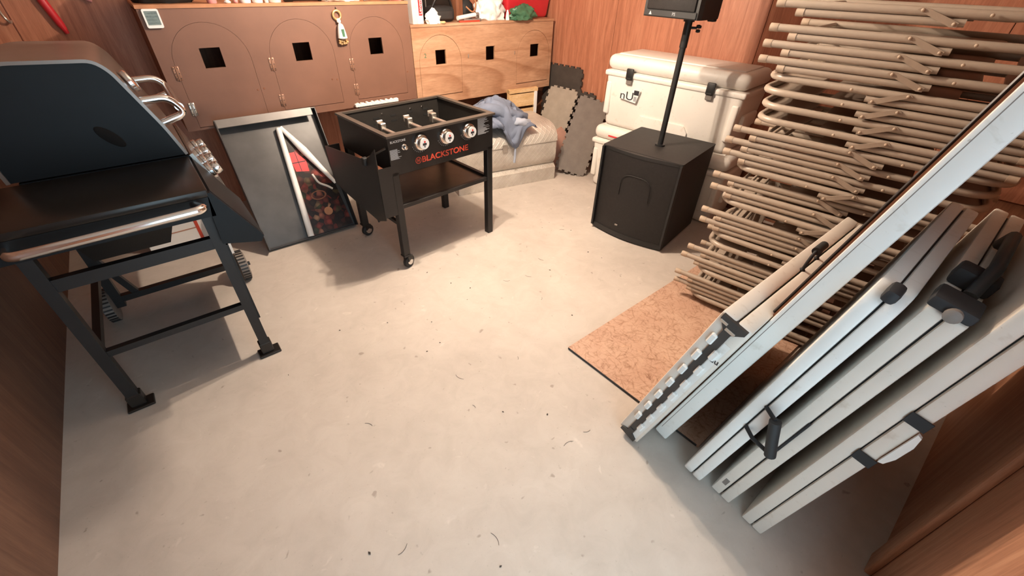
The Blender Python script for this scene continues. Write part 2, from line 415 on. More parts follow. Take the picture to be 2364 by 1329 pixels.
# ------------------------------------------------------------------ arched-door cabinets on the back wall
CY = 3.40
def arch(x0, x1, z0, ztop):
    r = (x1-x0)/2; return [(x0, z0), (x1, z0)] + arc((x0+x1)/2, ztop-r, r, 0, 180, 18)
def cabinet(name, label, x0, x1, z0, z1, doors, wins, mat, edge, gap=0.0014, proud=0.0):
    t = thing(name, label, 'cabinet', (x0, CY, z0))
    T = lambda pts: [(a-x0, b-z0) for a, b in pts]
    holes = [T(arch(a-gap, b+gap, c-gap*2.5, d+gap)) for a, b, c, d in doors]
    holes += [T(rect(a, b, c, d)) for i, (a, b, c, d) in enumerate(wins) if i >= len(doors)]
    MB().prism(rect(0, 0, x1-x0, z1-z0), holes, 0.0, 0.018, 'XZ').build('face_frame', mat, t, 20)
    D = YB-0.008-CY
    carc = MB().box((0, 0.018, 0), (0.016, D, z1-z0-0.02)).box((x1-x0-0.016, 0.018, 0), (x1-x0, D, z1-z0-0.02)).box((0.016, 0.018, 0), (x1-x0-0.016, D, 0.016))
    carc.box((0.016, D-0.012, 0.016), (x1-x0-0.016, D, z1-z0-0.02))
    carc.build('carcass', 'black_inner' if False else 'wall_wood_dark', t, 0)
    MB().box((-0.004, -0.006, z1-z0-0.0), (x1-x0+0.002, D, z1-z0+0.018)).build('top_board', edge, t, 0)
    for i, (a, b, c, d) in enumerate(doors):
        w = wins[i]
        MB().prism(T(arch(a, b, c, d)), [T(rect(*w))], -proud, 0.016, 'XZ').build('door', mat, t, 20)
    return t
def hinge(parent, x, z, hm='brown_paint'):
    h = MB().rbox((x-0.017, -0.004, z-0.038), (x-0.002, 0.0, z+0.038), 0.001, 1).rbox((x+0.002, -0.004, z-0.038), (x+0.017, 0.0, z+0.038), 0.001, 1)
    h.tube([(x, -0.004, z-0.04), (x, -0.004, z+0.04)], 0.004, 8)
    o = h.build('hinge', hm, parent)
    s = MB()
    for dz in (-0.027, 0, 0.027):
        for dx in (-0.010, 0.010): s.lathe([(0.0028, 0), (0.0028, 0.0015)], 8, Matrix.Translation((x+dx, -0.004, z+dz)) @ Matrix.Rotation(R(90), 4, 'X'))
    s.build('screw', 'ink', o, 0)['kind'] = 'stuff'
bw = [(0.354, 1.078, 0.463, 1.187), (0.887, 1.077, 0.996, 1.185), (1.417, 1.080, 1.520, 1.186)]
bx0, bz0 = 0.133, 0.735
bc = cabinet('brown_cabinet', 'brown painted cabinet with three arched doors and square peepholes', bx0, 1.760, bz0, 1.388,
        [(0.205, 0.619, 0.752, 1.318), (0.735, 1.150, 0.785, 1.318), (1.268, 1.682, 0.790, 1.316)], bw, 'brown_paint', 'brown_edge')
for x, z in ((0.200, 1.065), (0.205, 0.862), (0.731, 1.073), (0.731, 0.850), (1.264, 1.029), (1.264, 0.860)): hinge(bc, x-bx0, z-bz0, 'galvanized' if (x, z) == (0.205, 0.862) else 'hinge_painted')
fp = MB()
for x, z in ((0.600, 0.93), (0.640, 0.935), (1.10, 0.945), (1.135, 0.94), (1.70, 0.94)):
    fp.lathe([(0.006, 0), (0.005, 0.003)], 8, Matrix.Translation((x-bx0, 0, z-bz0)) @ Matrix.Rotation(R(90), 4, 'X'))
fp.build('latch_knob', 'wall_wood_dark', bc)['kind'] = 'stuff'
pw = [(1.966, 0.967, 2.064, 1.073), (2.99, 0.952, 3.10, 1.056), (2.474, 0.961, 2.571, 1.069)]
px0, pz0 = 1.766, 0.668
pc = cabinet('plywood_cabinet', 'bare plywood cabinet with arched doors and three square peepholes', px0, 3.268, pz0, 1.236,
        [(1.815, 2.213, 0.735, 1.178), (2.83, 3.232, 0.735, 1.168)], pw, 'fir_plywood', 'fir_plywood', 0.0026)
lettering('number_mark', '2', 0.045, 'green_bag', pc, Matrix.Translation((0.105, -0.001, 0.37)) @ Matrix.Rotation(R(90), 4, 'X'))
for x, z in ((2.285, 1.01), (2.80, 1.0)):
    MB().rbox((x-px0-0.004, -0.006, z-pz0-0.014), (x-px0+0.004, 0.0, z-pz0+0.014), 0.001, 1).build('latch', 'galvanized', pc)

th = thing('thermometer_display', 'white framed digital thermometer on the corner of the brown cabinet', 'thermometer', (0.190, CY, 1.298))
MB().prism(rrect(-0.038, 0, 0.038, 0.090, 0.008), [rrect(-0.030, 0.014, 0.030, 0.080, 0.003)], -0.018, 0.0, 'XZ').build('frame', 'white_gloss', th, 40)
MB().box((-0.031, -0.015, 0.013), (0.031, -0.002, 0.081)).build('screen', 'lcd_grey', th, 0)
sg = MB(); rs = random.Random(3)
for r_ in range(4):
    x = -0.025
    while x < 0.016:
        w_ = rs.uniform(0.004, 0.014); sg.box((x, -0.0154, 0.021+r_*0.015), (x+w_, -0.0149, 0.021+r_*0.015+rs.uniform(0.003, 0.009))); x += w_+0.003
sg.build('digits', 'lcd_dark', th, 0)['kind'] = 'stuff'

orn = thing('angel_ornament', 'small white and gold figure ornament hanging on brown cabinet', 'ornament', (1.216, CY, 1.155))
MB().tube([(0.0 + 0.026*math.cos(a), -0.012, 0.178+0.026*math.sin(a)) for a in [2*math.pi*i/20 for i in range(20)]], 0.0085, 8, True).build('ring', 'gold', orn)
MB().tube([(0.002, -0.01, 0.200), (0.004, -0.008, 0.215), (0.002, -0.0035, 0.222)], 0.003, 6).build('hanger', 'strap_black', orn)
MB().lathe([(0.008, 0.035), (0.032, 0.045), (0.028, 0.075), (0.021, 0.11), (0.016, 0.125), (0.006, 0.132)], 14, Matrix.Translation((0.004, -0.033, 0))).build('gown', 'white_gloss', orn)
MB().lathe([(0.004, 0.128), (0.014, 0.138), (0.014, 0.150), (0.004, 0.160)], 14, Matrix.Translation((0.001, -0.022, 0))).build('head', 'white_gloss', orn)
MB().box((-0.004, -0.064, 0.055), (0.012, -0.052, 0.10)).build('sash', 'green_bag', orn, 0)
bs = MB()
for i in range(9):
    a = i*0.7; bs.lathe([(0.002, -0.009), (0.009, -0.004), (0.009, 0.004), (0.002, 0.009)], 8, Matrix.Translation((0.008+0.028*math.cos(a), -0.024+0.008*math.sin(a*1.3), 0.02+0.012*math.sin(a*2.1))))
bs.build('beads', 'gold', orn)['kind'] = 'stuff'

# scalloped white strip with dark handle, hung under the brown cabinet's last door
br = thing('bristle_brush', 'white bristled brush with dark back behind the griddle station', 'brush', (1.395, CY-0.03, 0.742))
MB().rbox((-0.155, -0.012, -0.012), (0.155, 0.012, 0.0), 0.004).build('brush_back', 'black_rubber', br)
b2 = MB()
for i in range(24):
    x = -0.168+i*0.0146; b2.rbox((x-0.009, -0.016, 0.0), (x+0.009, 0.016, 0.024+0.006*math.sin(i*2.3)), 0.004, 1)
b2.build('bristles', 'white_paper', br)['kind'] = 'stuff'
MB().box((-0.02, 0.0, -0.02), (0.02, 0.03, -0.002)).build('bracket', 'black_rubber', br, 0)

# ------------------------------------------------------------------ things on top of the cabinets
TB, TP = 1.388+0.018, 1.236+0.018
def jar(label, mat, capmat, x, y, z, r, h, cat='jar', group=None):
    t = thing('jar', label, cat, (x, y, z), group=group)
    MB().lathe([(r*0.92, 0), (r, 0.006), (r, h*0.78), (r*0.8, h*0.84)], 20).build('body', mat, t)
    MB().lathe([(r*0.86, h*0.84), (r*0.88, h*0.85), (r*0.88, h), (r*0.8, h+0.004)], 20).build('lid', capmat, t)
    return t
jar('white plastic jar on brown cabinet, left of the white pair', 'white_gloss', 'white_gloss', 0.690, 3.44, TB, 0.030, 0.085)
jar('white plastic jar on brown cabinet, right of the white pair', 'white_gloss', 'pink_plastic', 0.758, 3.44, TB, 0.030, 0.085)
jar('wide translucent white tub on brown cabinet beside the black tube', 'clear_bag', 'white_gloss', 0.858, 3.45, TB, 0.040, 0.10, 'tub')
jar('slim cream bottle on brown cabinet between jar and tub', 'clear_bag', 'white_gloss', 0.807, 3.43, TB, 0.012, 0.07, 'bottle')
jar('pink and white bottle near the black bag on brown cabinet', 'pink_plastic', 'white_gloss', 0.512, 3.45, TB, 0.026, 0.11, 'bottle')
tag(blob('black_bag', 'black_rubber', 0.17, 0.10, 0.09, 0.25, 2.5, 3, loc=(0.30, 3.56, TB)), 'slumped black bag on the left end of brown cabinet', 'bag')
tag(blob('paper_wad', 'white_paper', 0.018, 0.014, 0.012, 0.5, 4, 5, 2, loc=(0.590, 3.43, TB)), 'small white paper scrap on brown cabinet edge', 'paper')
tag(blob('paper_wad', 'pink_plastic', 0.014, 0.014, 0.016, 0.3, 4, 9, 2, loc=(0.635, 3.43, TB)), 'tiny pink ball on brown cabinet edge beside white jar', 'ball')
t = thing('flashlight', 'long black tube flashlight lying on brown cabinet', 'flashlight', (0.92, 3.46, TB+0.02), R(4))
MB().tube([(0, 0, 0), (0.05, 0, 0), (0.055, 0, 0), (0.22, 0, 0)], [0.020, 0.020, 0.016, 0.015], 14).build('barrel', 'black_powder', t)
MB().tube([(0.22, 0, 0), (0.24, 0, 0)], 0.017, 14).build('end_cap', 'navy_enamel', t)
t = tag(blob('plastic_bag', 'clear_bag', 0.135, 0.08, 0.05, 0.4, 3, 11, 4, loc=(1.29, 3.50, TB), rough2=0.3), 'crumpled pale plastic bag on brown cabinet above the ornament', 'bag')
tag(MB().tube(fillet([(1.44, 3.43, TB+0.006), (1.52, 3.45, TB+0.012), (1.60, 3.43, TB+0.006), (1.65, 3.48, TB+0.006)], 0.03), 0.005, 8).build('cable', 'wheel_grey'), 'grey cable lying on brown cabinet near its right end', 'cable')
tag(blob('cloth_wad', 'pink_plastic', 0.05, 0.045, 0.04, 0.3, 3, 2, 3, loc=(1.70, 3.46, TB)), 'dusty pink crumpled cloth on right corner of brown cabinet', 'cloth')

t = thing('small_box', 'upright white carton with red label strip on plywood cabinet', 'box', (1.852, 3.43, TP), R(4))
MB().rbox((-0.045, 0, 0), (0.0, 0.10, 0.26), 0.002, 1).build('grey_side', 'clear_bag', t)
MB().rbox((0.001, 0, 0), (0.052, 0.10, 0.26), 0.002, 1).build('carton', 'white_paper', t)
MB().box((0.012, -0.001, 0.055), (0.045, 0.0, 0.175)).build('red_label', 'red_bright', t, 0)
lettering('lettering', 'Lenovo', 0.034, 'white_print', t, Matrix.Translation((0.0285, -0.0018, 0.115)) @ Matrix.Rotation(R(90), 4, 'X') @ Matrix.Rotation(R(90), 4, 'Z'))
tag(blob('crumpled_paper', 'white_paper', 0.055, 0.03, 0.055, 0.6, 4.5, 21, 3, loc=(1.975, 3.42, TP), rough2=0.5), 'crumpled white paper beside the white carton', 'paper')
tag(blob('wood_scrap', 'raw_pine', 0.028, 0.02, 0.012, 0.2, 3, 6, 2, loc=(2.055, 3.40, TP)), 'small wooden scrap at the edge of plywood cabinet', 'scrap')
t = thing('camera_bag', 'black padded bag with strap on plywood cabinet', 'bag', (2.12, 3.52, TP))
MB().rbox((-0.12, -0.06, 0), (0.10, 0.09, 0.11), 0.04, 4).build('body', 'black_rubber', t)
MB().rbox((-0.10, -0.075, 0.02), (0.06, -0.05, 0.08), 0.015, 3).build('pocket', 'griddle_steel', t)
MB().tube(fillet([(-0.11, -0.03, 0.09), (-0.07, -0.05, 0.17), (0.05, -0.04, 0.17), (0.09, -0.02, 0.09)], 0.04), 0.009, 8).build('strap', 'black_powder', t)
t = thing('appliance', 'dark box appliance standing behind the black bag', 'appliance', (2.10, 3.72, TP))
MB().rbox((-0.20, -0.07, 0), (0.20, 0.12, 0.32), 0.012).build('housing', 'grill_shelf', t)
MB().box((-0.05, -0.075, 0.02), (-0.045, -0.07, 0.30)).build('seam', 'wheel_grey', t, 0)
t = thing('brown_strap_case', 'brown case standing between black bag and cables', 'case', (2.33, 3.60, TP))
MB().rbox((-0.035, -0.03, 0), (0.035, 0.06, 0.28), 0.01).build('case', 'wall_wood_dark', t)
tag(MB().tube(fillet([(2.36, 3.52, TP+0.10), (2.42, 3.50, TP+0.05), (2.47, 3.52, TP+0.12), (2.44, 3.56, TP+0.2)], 0.04, 8), 0.006, 8).build('cable_loop', 'brown_edge'), 'tan cable loop hanging over the dark bag on plywood cabinet', 'cable')
tag(blob('dark_bag', 'black_rubber', 0.075, 0.07, 0.10, 0.3, 3, 14, 3, loc=(2.44, 3.66, TP)), 'dark lumpy bag behind the white tube on plywood cabinet', 'bag')
t = thing('tube_lamp', 'short white tube with grey ends lying on plywood cabinet', 'tube', (2.22, 3.44, TP+0.028), R(6))
MB().tube([(0.0, 0, 0), (0.19, 0, 0.018)], 0.016, 14).build('tube', 'white_gloss', t)
MB().tube([(0.19, 0, 0.018), (0.225, 0, 0.021)], 0.014, 14).build('end', 'wheel_grey', t)
tag(MB().rbox((2.22, 3.405, TP), (2.42, 3.425, TP+0.012), 0.003).build('pencil_case', 'red_print'), 'thin red stick lying on the plywood cabinet edge', 'stick')
tag(MB().tube([(2.28, 3.44, TP+0.011), (2.45, 3.435, TP+0.011)], 0.010, 10).build('dowel', 'wheel_grey'), 'grey dowel lying under the white tube', 'dowel')
tag(blob('plastic_sack', 'white_paper', 0.12, 0.085, 0.12, 0.35, 2.6, 31, 4, loc=(2.615, 3.53, TP), rough2=0.35), 'bulging crumpled white plastic sack on plywood cabinet', 'bag')
t = thing('glue_bottle', 'tiny white cap bottle beside the white sack', 'bottle', (2.735, 3.43, TP))
MB().lathe([(0.018, 0), (0.018, 0.008), (0.011, 0.06)], 14).build('body', 'white_gloss', t)
MB().lathe([(0.009, 0.06), (0.006, 0.075)], 14).build('nozzle', 'white_gloss', t)
tag(blob('green_sack', 'green_bag', 0.13, 0.055, 0.07, 0.4, 3.2, 17, 4, loc=(2.885, 3.405, TP), rough2=0.3), 'slumped green plastic sack in front of the red bin', 'bag')
t = thing('storage_bin', 'red plastic storage bin on the right end of plywood cabinet', 'bin', (3.03, 3.66, TP))
def taper(x, y, z, x2, y2, z2): return [(-x,-y,z),(x,-y,z),(x,y,z),(-x,y,z),(-x2,-y2,z2),(x2,-y2,z2),(x2,y2,z2),(-x2,y2,z2)]
bmx = bmesh.new(); mbx = MB().hexa(taper(0.24, 0.16, 0.0, 0.285, 0.20, 0.34))
vs_ = [bmx.verts.new(p) for p in mbx.v]; [bmx.faces.new([vs_[i] for i in f]) for f in mbx.f]
bmesh.ops.bevel(bmx, geom=bmx.edges[:], offset=0.025, segments=3, affect='EDGES', profile=0.5)
q = MB(); q.bm(bmx); q.build('tub', 'red_plastic', t)
MB().rbox((-0.31, -0.215, 0.33), (0.31, 0.215, 0.36), 0.01).build('lid', 'red_plastic', t)

# tools on the back wall at the far left
t = thing('red_tool', 'long red handled tool hanging on the back wall above grill', 'tool', (-0.235, YB-0.03, 1.24))
MB().tube([(0.015, 0, 0.0), (0.004, 0, 0.05), (-0.02, 0, 0.16), (-0.032, 0, 0.26), (-0.04, 0, 0.40)], [0.010, 0.020, 0.022, 0.020, 0.014], 12).build('handle', 'red_plastic', t)
MB().box((-0.048, -0.01, 0.38), (-0.030, 0.0215, 0.44)).build('jaw', 'wheel_grey', t, 0)
t = thing('pink_tool', 'pinkish handled tool hanging higher beside the red tool', 'tool', (-0.06, YB-0.03, 1.395))
MB().tube([(0.02, 0, 0.0), (-0.02, 0, 0.03), (-0.08, 0, 0.06), (-0.14, 0, 0.10)], [0.008, 0.012, 0.012, 0.010], 10).build('handle', 'pink_plastic', t)
MB().box((-0.15, -0.008, 0.09), (-0.12, 0.0215, 0.14)).build('jaw', 'wheel_grey', t, 0)
t = thing('wall_hook', 'small pale metal hook on the back wall at the left edge', 'hook', (-0.452, YB-0.008, 1.33))
MB().tube(fillet([(0, 0, 0.05), (0, -0.03, 0.03), (0.01, -0.045, -0.01), (0.02, -0.03, -0.03), (0.022, -0.01, -0.02)], 0.02), 0.006, 8).build('wire', 'galvanized', t)

# ------------------------------------------------------------------ griddle station
GX, GY, GA = 0.938, 2.215, R(4.5)
g = thing('griddle_station', 'black outdoor griddle station with three chrome knobs and red lettering', 'griddle', (GX, GY, 0), GA)
GW, GD, GT = 0.765, 0.60, 0.870
fx = MB().box((0, 0.0, 0.640), (GW, 0.012, GT-0.01))
fx.build('front_panel', 'black_powder', g, 0)
bd = MB().box((0.0, 0.012, 0.66), (0.012, GD, GT-0.01)).box((GW-0.012, 0.012, 0.66), (GW, GD, GT-0.01)).box((0.012, GD-0.012, 0.66), (GW-0.012, GD, GT-0.01))
bd.box((0.012, 0.012, 0.66), (GW-0.012, GD-0.012, 0.672))
bd.build('firebox', 'black_inner', g, 0)
rm = MB().prism(rect(-0.010, -0.014, GW+0.012, GD+0.006), [rect(0.022, 0.030, GW-0.022, GD-0.02)], GT-0.012, GT, 'XY')
rm.build('rim', 'rim_steel', g, 0)
for i in range(5):
    for k in range(2):
        x = 0.10+i*0.13; z = 0.755+k*0.035
        MB().box((x, GD-0.0135, z), (x+0.045, GD-0.0115, z+0.012)).build('vent_slot', 'void_black', g, 0)
for x in (0.19, 0.385, 0.575):
    b = MB().tube([(x, 0.02, 0.782), (x, GD-0.20, 0.782)], 0.0145, 12).build('burner', 'galvanized', g)
    MB().rbox((x-0.019, GD-0.220, 0.760), (x+0.019, GD-0.18, 0.820), 0.004, 1).rbox((x-0.022, GD-0.18, 0.79), (x+0.022, GD-0.165, 0.830), 0.004, 1).build('bracket', 'galvanized', b)
MB().rbox((0.37, GD-0.24, 0.70), (0.41, GD-0.21, 0.71), 0.002, 1).build('igniter_plate', 'chrome', g)
cl = MB()
for x in (0.30, 0.52, 0.615): cl.lathe([(0.008, 0), (0.006, 0.003)], 10, Matrix.Translation((x, GD-0.012, 0.815)) @ Matrix.Rotation(R(90), 4, 'X'))
cl.build('screw', 'chrome', g)['kind'] = 'stuff'
fm = Matrix.Rotation(R(90), 4, 'X')     # local z -> -y (towards the room)
for x in (0.208, 0.386, 0.560):
    zc = 0.797
    kb = MB().lathe([(0.050, 0), (0.050, 0.006), (0.043, 0.018), (0.036, 0.020)], 28, Matrix.Translation((x, 0, zc)) @ fm).build('knob', 'chrome', g)
    MB().lathe([(0.034, 0.018), (0.034, 0.040), (0.030, 0.044), (0.0, 0.044)], 24, Matrix.Translation((x, 0, zc)) @ fm, cap=False).build('dial', 'stainless', kb)
    MB().lathe([(0.031, 0.044), (0.031, 0.0455), (0.0, 0.0455)], 24, Matrix.Translation((x, 0, zc)) @ fm, cap=False).build('dial_face', 'white_print', kb)
    mk = MB().box((x-0.013, -0.0463, zc-0.008), (x+0.013, -0.0456, zc+0.004)).box((x-0.003, -0.0463, zc-0.02), (x+0.003, -0.0456, zc-0.01)); mk.build('marking', 'ink', kb, 0)
    MB().lathe([(0.006, 0.0455), (0.006, 0.0464), (0.0, 0.0464)], 12, Matrix.Translation((x+0.002, 0, zc+0.011)) @ fm, cap=False).build('red_mark', 'red_bright', kb)
    ring = MB()
    for i in range(10):
        a = R(200+i*13); ring.box((x+0.057*math.cos(a)-0.0015, -0.0008, zc+0.057*math.sin(a)-0.0025), (x+0.057*math.cos(a)+0.0015, 0, zc+0.057*math.sin(a)+0.0025))
    ring.build('tick_marks', 'grey_print', kb, 0)['kind'] = 'stuff'
ig = MB().lathe([(0.017, 0), (0.017, 0.004), (0.012, 0.008)], 18, Matrix.Translation((0.098, 0, 0.792)) @ fm).build('igniter', 'chrome', g)
MB().lathe([(0.011, 0.008), (0.011, 0.026), (0.008, 0.028), (0, 0.028)], 18, Matrix.Translation((0.098, 0, 0.792)) @ fm, cap=False).build('button', 'stainless', ig)
lettering('lettering', 'BLACKSTONE', 0.050, 'red_print', g, Matrix.Translation((0.382, -0.0008, 0.694)) @ fm, 0.99, 0.0010, (0.348, 0.036))
em = MB().lathe([(0.020, 0), (0.020, 0.0008), (0.0165, 0.0008), (0.0165, 0)], 24, Matrix.Translation((0.183, 0, 0.694)) @ fm, cap=False)
em.box((0.175, -0.0008, 0.684), (0.180, 0, 0.704)).box((0.1805, -0.0008, 0.692), (0.186, 0, 0.696)).box((0.187, -0.0008, 0.684), (0.191, 0, 0.704))
em.build('emblem', 'red_print', g, 0)
lettering('lettering', 'BLACKSTONE', 0.0185, 'white_print', g, Matrix.Translation((0.064, -0.0008, 0.830)) @ fm, 0.85)
pr = MB()
for i in range(12):
    pr.box((0.006, -0.0006, 0.733+i*0.0048), (0.006+0.045+0.038*random.random()*(1 if i not in (4, 5) else 0.2), 0, 0.7362+i*0.0048))
for i in range(22):
    pr.box((0.640, -0.0006, 0.752+i*0.0048), (0.640+0.045+0.055*random.random(), 0, 0.7555+i*0.0048))
pr.build('warning_print', 'grey_print', g, 0)['kind'] = 'stuff'
for (x, y, z0) in ((0, 0, 0.096), (GW-0.045, 0, 0.0), (0, GD-0.045, 0.096), (GW-0.045, GD-0.045, 0.0)):
    MB().rbox((x, y, z0), (x+0.045, y+0.045, 0.66), 0.003, 1).build('leg', 'black_powder', g)
for (x, y, a) in ((0.0225, 0.02, 20), (0.0225, GD-0.022, 10)):
    cs = MB().rbox((x-0.026, y-0.026, 0.086), (x+0.026, y+0.026, 0.098), 0.002, 1).build('caster', 'black_powder', g)
    mm = Matrix.Translation((x+0.012, y-0.002, 0)) @ Matrix.Rotation(R(a), 4, 'Z')
    MB().add(*(lambda k: (k.v, k.f))(MB().box((-0.024, -0.021, 0.050), (0.020, -0.018, 0.090)).box((-0.024, 0.018, 0.050), (0.020, 0.021, 0.090))), mm).build('fork', 'black_powder', cs, 0)
    MB().lathe([(0.034, -0.016), (0.043, -0.011), (0.043, 0.011), (0.034, 0.016)], 24, mm @ Matrix.Translation((0, 0, 0.043)) @ Matrix.Rotation(R(90), 4, 'X')).build('wheel', 'black_rubber', cs)
    MB().lathe([(0.024, 0), (0.022, 0.004), (0.008, 0.006)], 20, mm @ Matrix.Translation((0, -0.016, 0.043)) @ Matrix.Rotation(R(90), 4, 'X')).build('hub', 'chrome', cs)
MB().box((0.045, 0.03, 0.428), (GW-0.045, GD-0.12, 0.434)).build('bottom_shelf', 'rim_steel', g, 0)
MB().rbox((0.045, 0.008, 0.420), (GW-0.045, 0.034, 0.446), 0.002, 1).build('front_rail', 'black_powder', g)
MB().rbox((GW-0.04, 0.045, 0.424), (GW-0.012, GD-0.045, 0.450), 0.002, 1).build('side_rail', 'black_powder', g)
MB().rbox((0.045, GD-0.12, 0.424), (GW-0.045, GD-0.095, 0.450), 0.002, 1).build('back_rail', 'black_powder', g)
MB().rbox((0.012, 0.045, 0.30), (0.034, GD-0.045, 0.325), 0.002, 1).build('side_rail', 'black_powder', g)
# folded side shelf: an open pocket hung on the left side, its outer sheet sloping at both ends
ss = MB().prism([(0.0, 0.385), (0.10, 0.345), (0.56, 0.395), (0.66, 0.42), (0.695, 0.66), (0.12, 0.72), (0.0, 0.815)], (), -0.085, -0.079, 'YZ')
side = ss.build('side_shelf', 'black_powder', g, 0)
MB().box((-0.085, -0.002, 0.40), (0.0, 0.006, 0.70)).build('front_flange', 'black_powder', side, 0)
MB().box((-0.085, 0.665, 0.44), (0.0, 0.672, 0.665)).build('rear_flange', 'black_powder', side, 0)
MB().tube([(-0.082, 0.14, 0.722), (-0.04, 0.06, 0.77), (-0.006, 0.02, 0.80)], 0.006, 8).build('bracket', 'rim_steel', side)
MB().rbox((-0.10, 0.12, 0.69), (-0.07, 0.15, 0.735), 0.003, 1).build('hook', 'black_rubber', side)
MB().tube([(-0.03, 0.25, 0.34), (-0.02, 0.24, 0.26)], 0.006, 6).build('hose_end', 'black_rubber', g)

# ------------------------------------------------------------------ griddle cook plate leaning on the cabinet, with a poster in it
PL = 0.862; pang = math.atan2(0.765, 0.395)
pm = Matrix.Translation((0.278, 2.99, 0.0)) @ Matrix.Rotation(pang, 4, 'X')   # local x = across, y = up along slope, z = normal towards room? 
t = thing('griddle_plate', 'dark steel tray standing on edge against the brown cabinet', 'tray'); t.matrix_world = pm
# local normal facing the room is +z after tilting
MB().rbox((0, 0.0, 0.0), (0.632, PL, 0.006), 0.002, 1).build('plate', 'tray_plate', t)
MB().rbox((0, PL-0.008, 0.006), (0.632, PL, 0.075), 0.002, 1).build('rim', 'griddle_steel', t)
MB().rbox((0, PL-0.052, 0.075), (0.600, PL, 0.083), 0.002, 1).build('flange', 'tray_flange', t)
MB().rbox((0, 0, 0.006), (0.008, PL-0.008, 0.095), 0.002, 1).build('rim', 'tray_plate', t)
MB().rbox((0.624, 0, 0.006), (0.632, PL-0.008, 0.075), 0.002, 1).build('rim', 'black_powder', t)
MB().rbox((0.008, 0, 0.006), (0.624, 0.008, 0.04), 0.002, 1).build('rim', 'griddle_steel', t)

ps = thing('poster', 'partly unrolled food photo poster with white curled edges in the steel tray', 'poster'); ps.matrix_world = pm @ Matrix.Translation((0, 0, 0.016))
SHEET = [(0.335, 0.765), (0.395, 0.772), (0.590, 0.34), (0.612, 0.02), (0.300, 0.012), (0.29, 0.06)]
MB().prism(SHEET, (), 0.0, 0.002, 'XY').build('sheet', 'food_photo', ps, 0)
MB().tube([(0.292, 0.014, 0.022), (0.300, 0.10, 0.022), (0.356, 0.768, 0.022)], [0.022, 0.022, 0.018], 18).build('curled_edge', 'white_gloss', ps)
cone = MB().tube([(0.372, 0.772, 0.020), (0.46, 0.60, 0.024), (0.592, 0.335, 0.02)], [0.012, 0.026, 0.012], 18); cone.build('curled_edge', 'white_gloss', ps)
MB().prism([(0.405, 0.60), (0.455, 0.535), (0.450, 0.455), (0.365, 0.47), (0.352, 0.60)], (), 0.0021, 0.0028, 'XY').build('red_block', 'red_bright', ps, 0)
MB().box((0.352, 0.525, 0.0029), (0.45, 0.531, 0.0034)).box((0.40, 0.465, 0.0029), (0.404, 0.60, 0.0034)).build('line_print', 'ink', ps, 0)
MB().lathe([(0.030, 0), (0.030, 0.0008), (0, 0.0008)], 18, Matrix.Translation((0.475, 0.155, 0.0021)), cap=False).build('slice_print', 'brown_edge', ps, 0)
MB().lathe([(0.055, 0), (0.055, 0.0006), (0.043, 0.0006), (0.043, 0)], 24, Matrix.Translation((0.45, 0.28, 0.0021)) @ Matrix.Scale(0.6, 4, (0, 1, 0)), cap=False).build('plate_print', 'wall_wood_dark', ps, 0)
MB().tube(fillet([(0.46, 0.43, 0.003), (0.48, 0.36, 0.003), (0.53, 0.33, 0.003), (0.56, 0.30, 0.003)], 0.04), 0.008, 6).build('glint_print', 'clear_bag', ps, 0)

# cardboard behind the grill
t = thing('cardboard_box', 'pale flat box with red edge behind the grill legs', 'box', (-0.20, 3.42, 0), R(2))
MB().rbox((-0.15, 0, 0), (0.22, 0.20, 0.30), 0.004, 1).build('carton', 'white_paper', t)
MB().box((0.145, -0.0015, 0.0), (0.165, 0.0, 0.30)).build('red_stripe', 'red_print', t, 0)
MB().box((-0.15, -0.0015, 0.10), (0.145, 0.0, 0.108)).build('seam', 'pink_board', t, 0)

# ------------------------------------------------------------------ gas grill at the left (faces +x, its side shelf towards the camera)
gr = thing('gas_grill', 'dark gas grill with chrome knobs, lid handle and towel bar on shelf', 'grill', (0, 0, 0))
YS0, YS1, YE = 1.915, 2.375, 2.95
XB, XF = -0.62, 0.055
MB().rbox((XB, YS0, 0.868), (XF, YS1, 0.898), 0.006).build('side_shelf', 'grill_shelf', gr)
MB().prism([(XB, 0.790), (XF-0.005, 0.790), (XF-0.005, 0.87), (XB, 0.87)], (), YS0, YS0+0.02, 'XZ').build('shelf_apron', 'navy_enamel', gr, 0)
MB().prism([(XF-0.004, 0.885), (0.062, 0.885), (0.185, 0.655), (0.168, 0.630), (0.03, 0.665), (XF-0.02, 0.79)], (), YS0+0.0, YS0+0.02, 'XZ').build('side_plate', 'navy_enamel', gr, 0)
MB().hexa([(0.05, YS0+0.02, 0.88), (0.172, YS0+0.02, 0.64), (0.172, YS1, 0.64), (0.05, YS1, 0.88), (0.064, YS0+0.02, 0.886), (0.186, YS0+0.02, 0.655), (0.186, YS1, 0.655), (0.064, YS1, 0.886)]).build('shelf_fascia', 'navy_enamel', gr, 0)
MB().tube(fillet([(-0.005, YS0+0.01, 0.850), (0.02, YS0-0.06, 0.856), (0.0, YS0-0.075, 0.856), (-0.46, YS0-0.075, 0.845), (-0.52, YS0-0.075, 0.845), (-0.53, YS0+0.01, 0.845)], 0.04, 6), 0.0165, 14).build('towel_bar', 'chrome', gr)
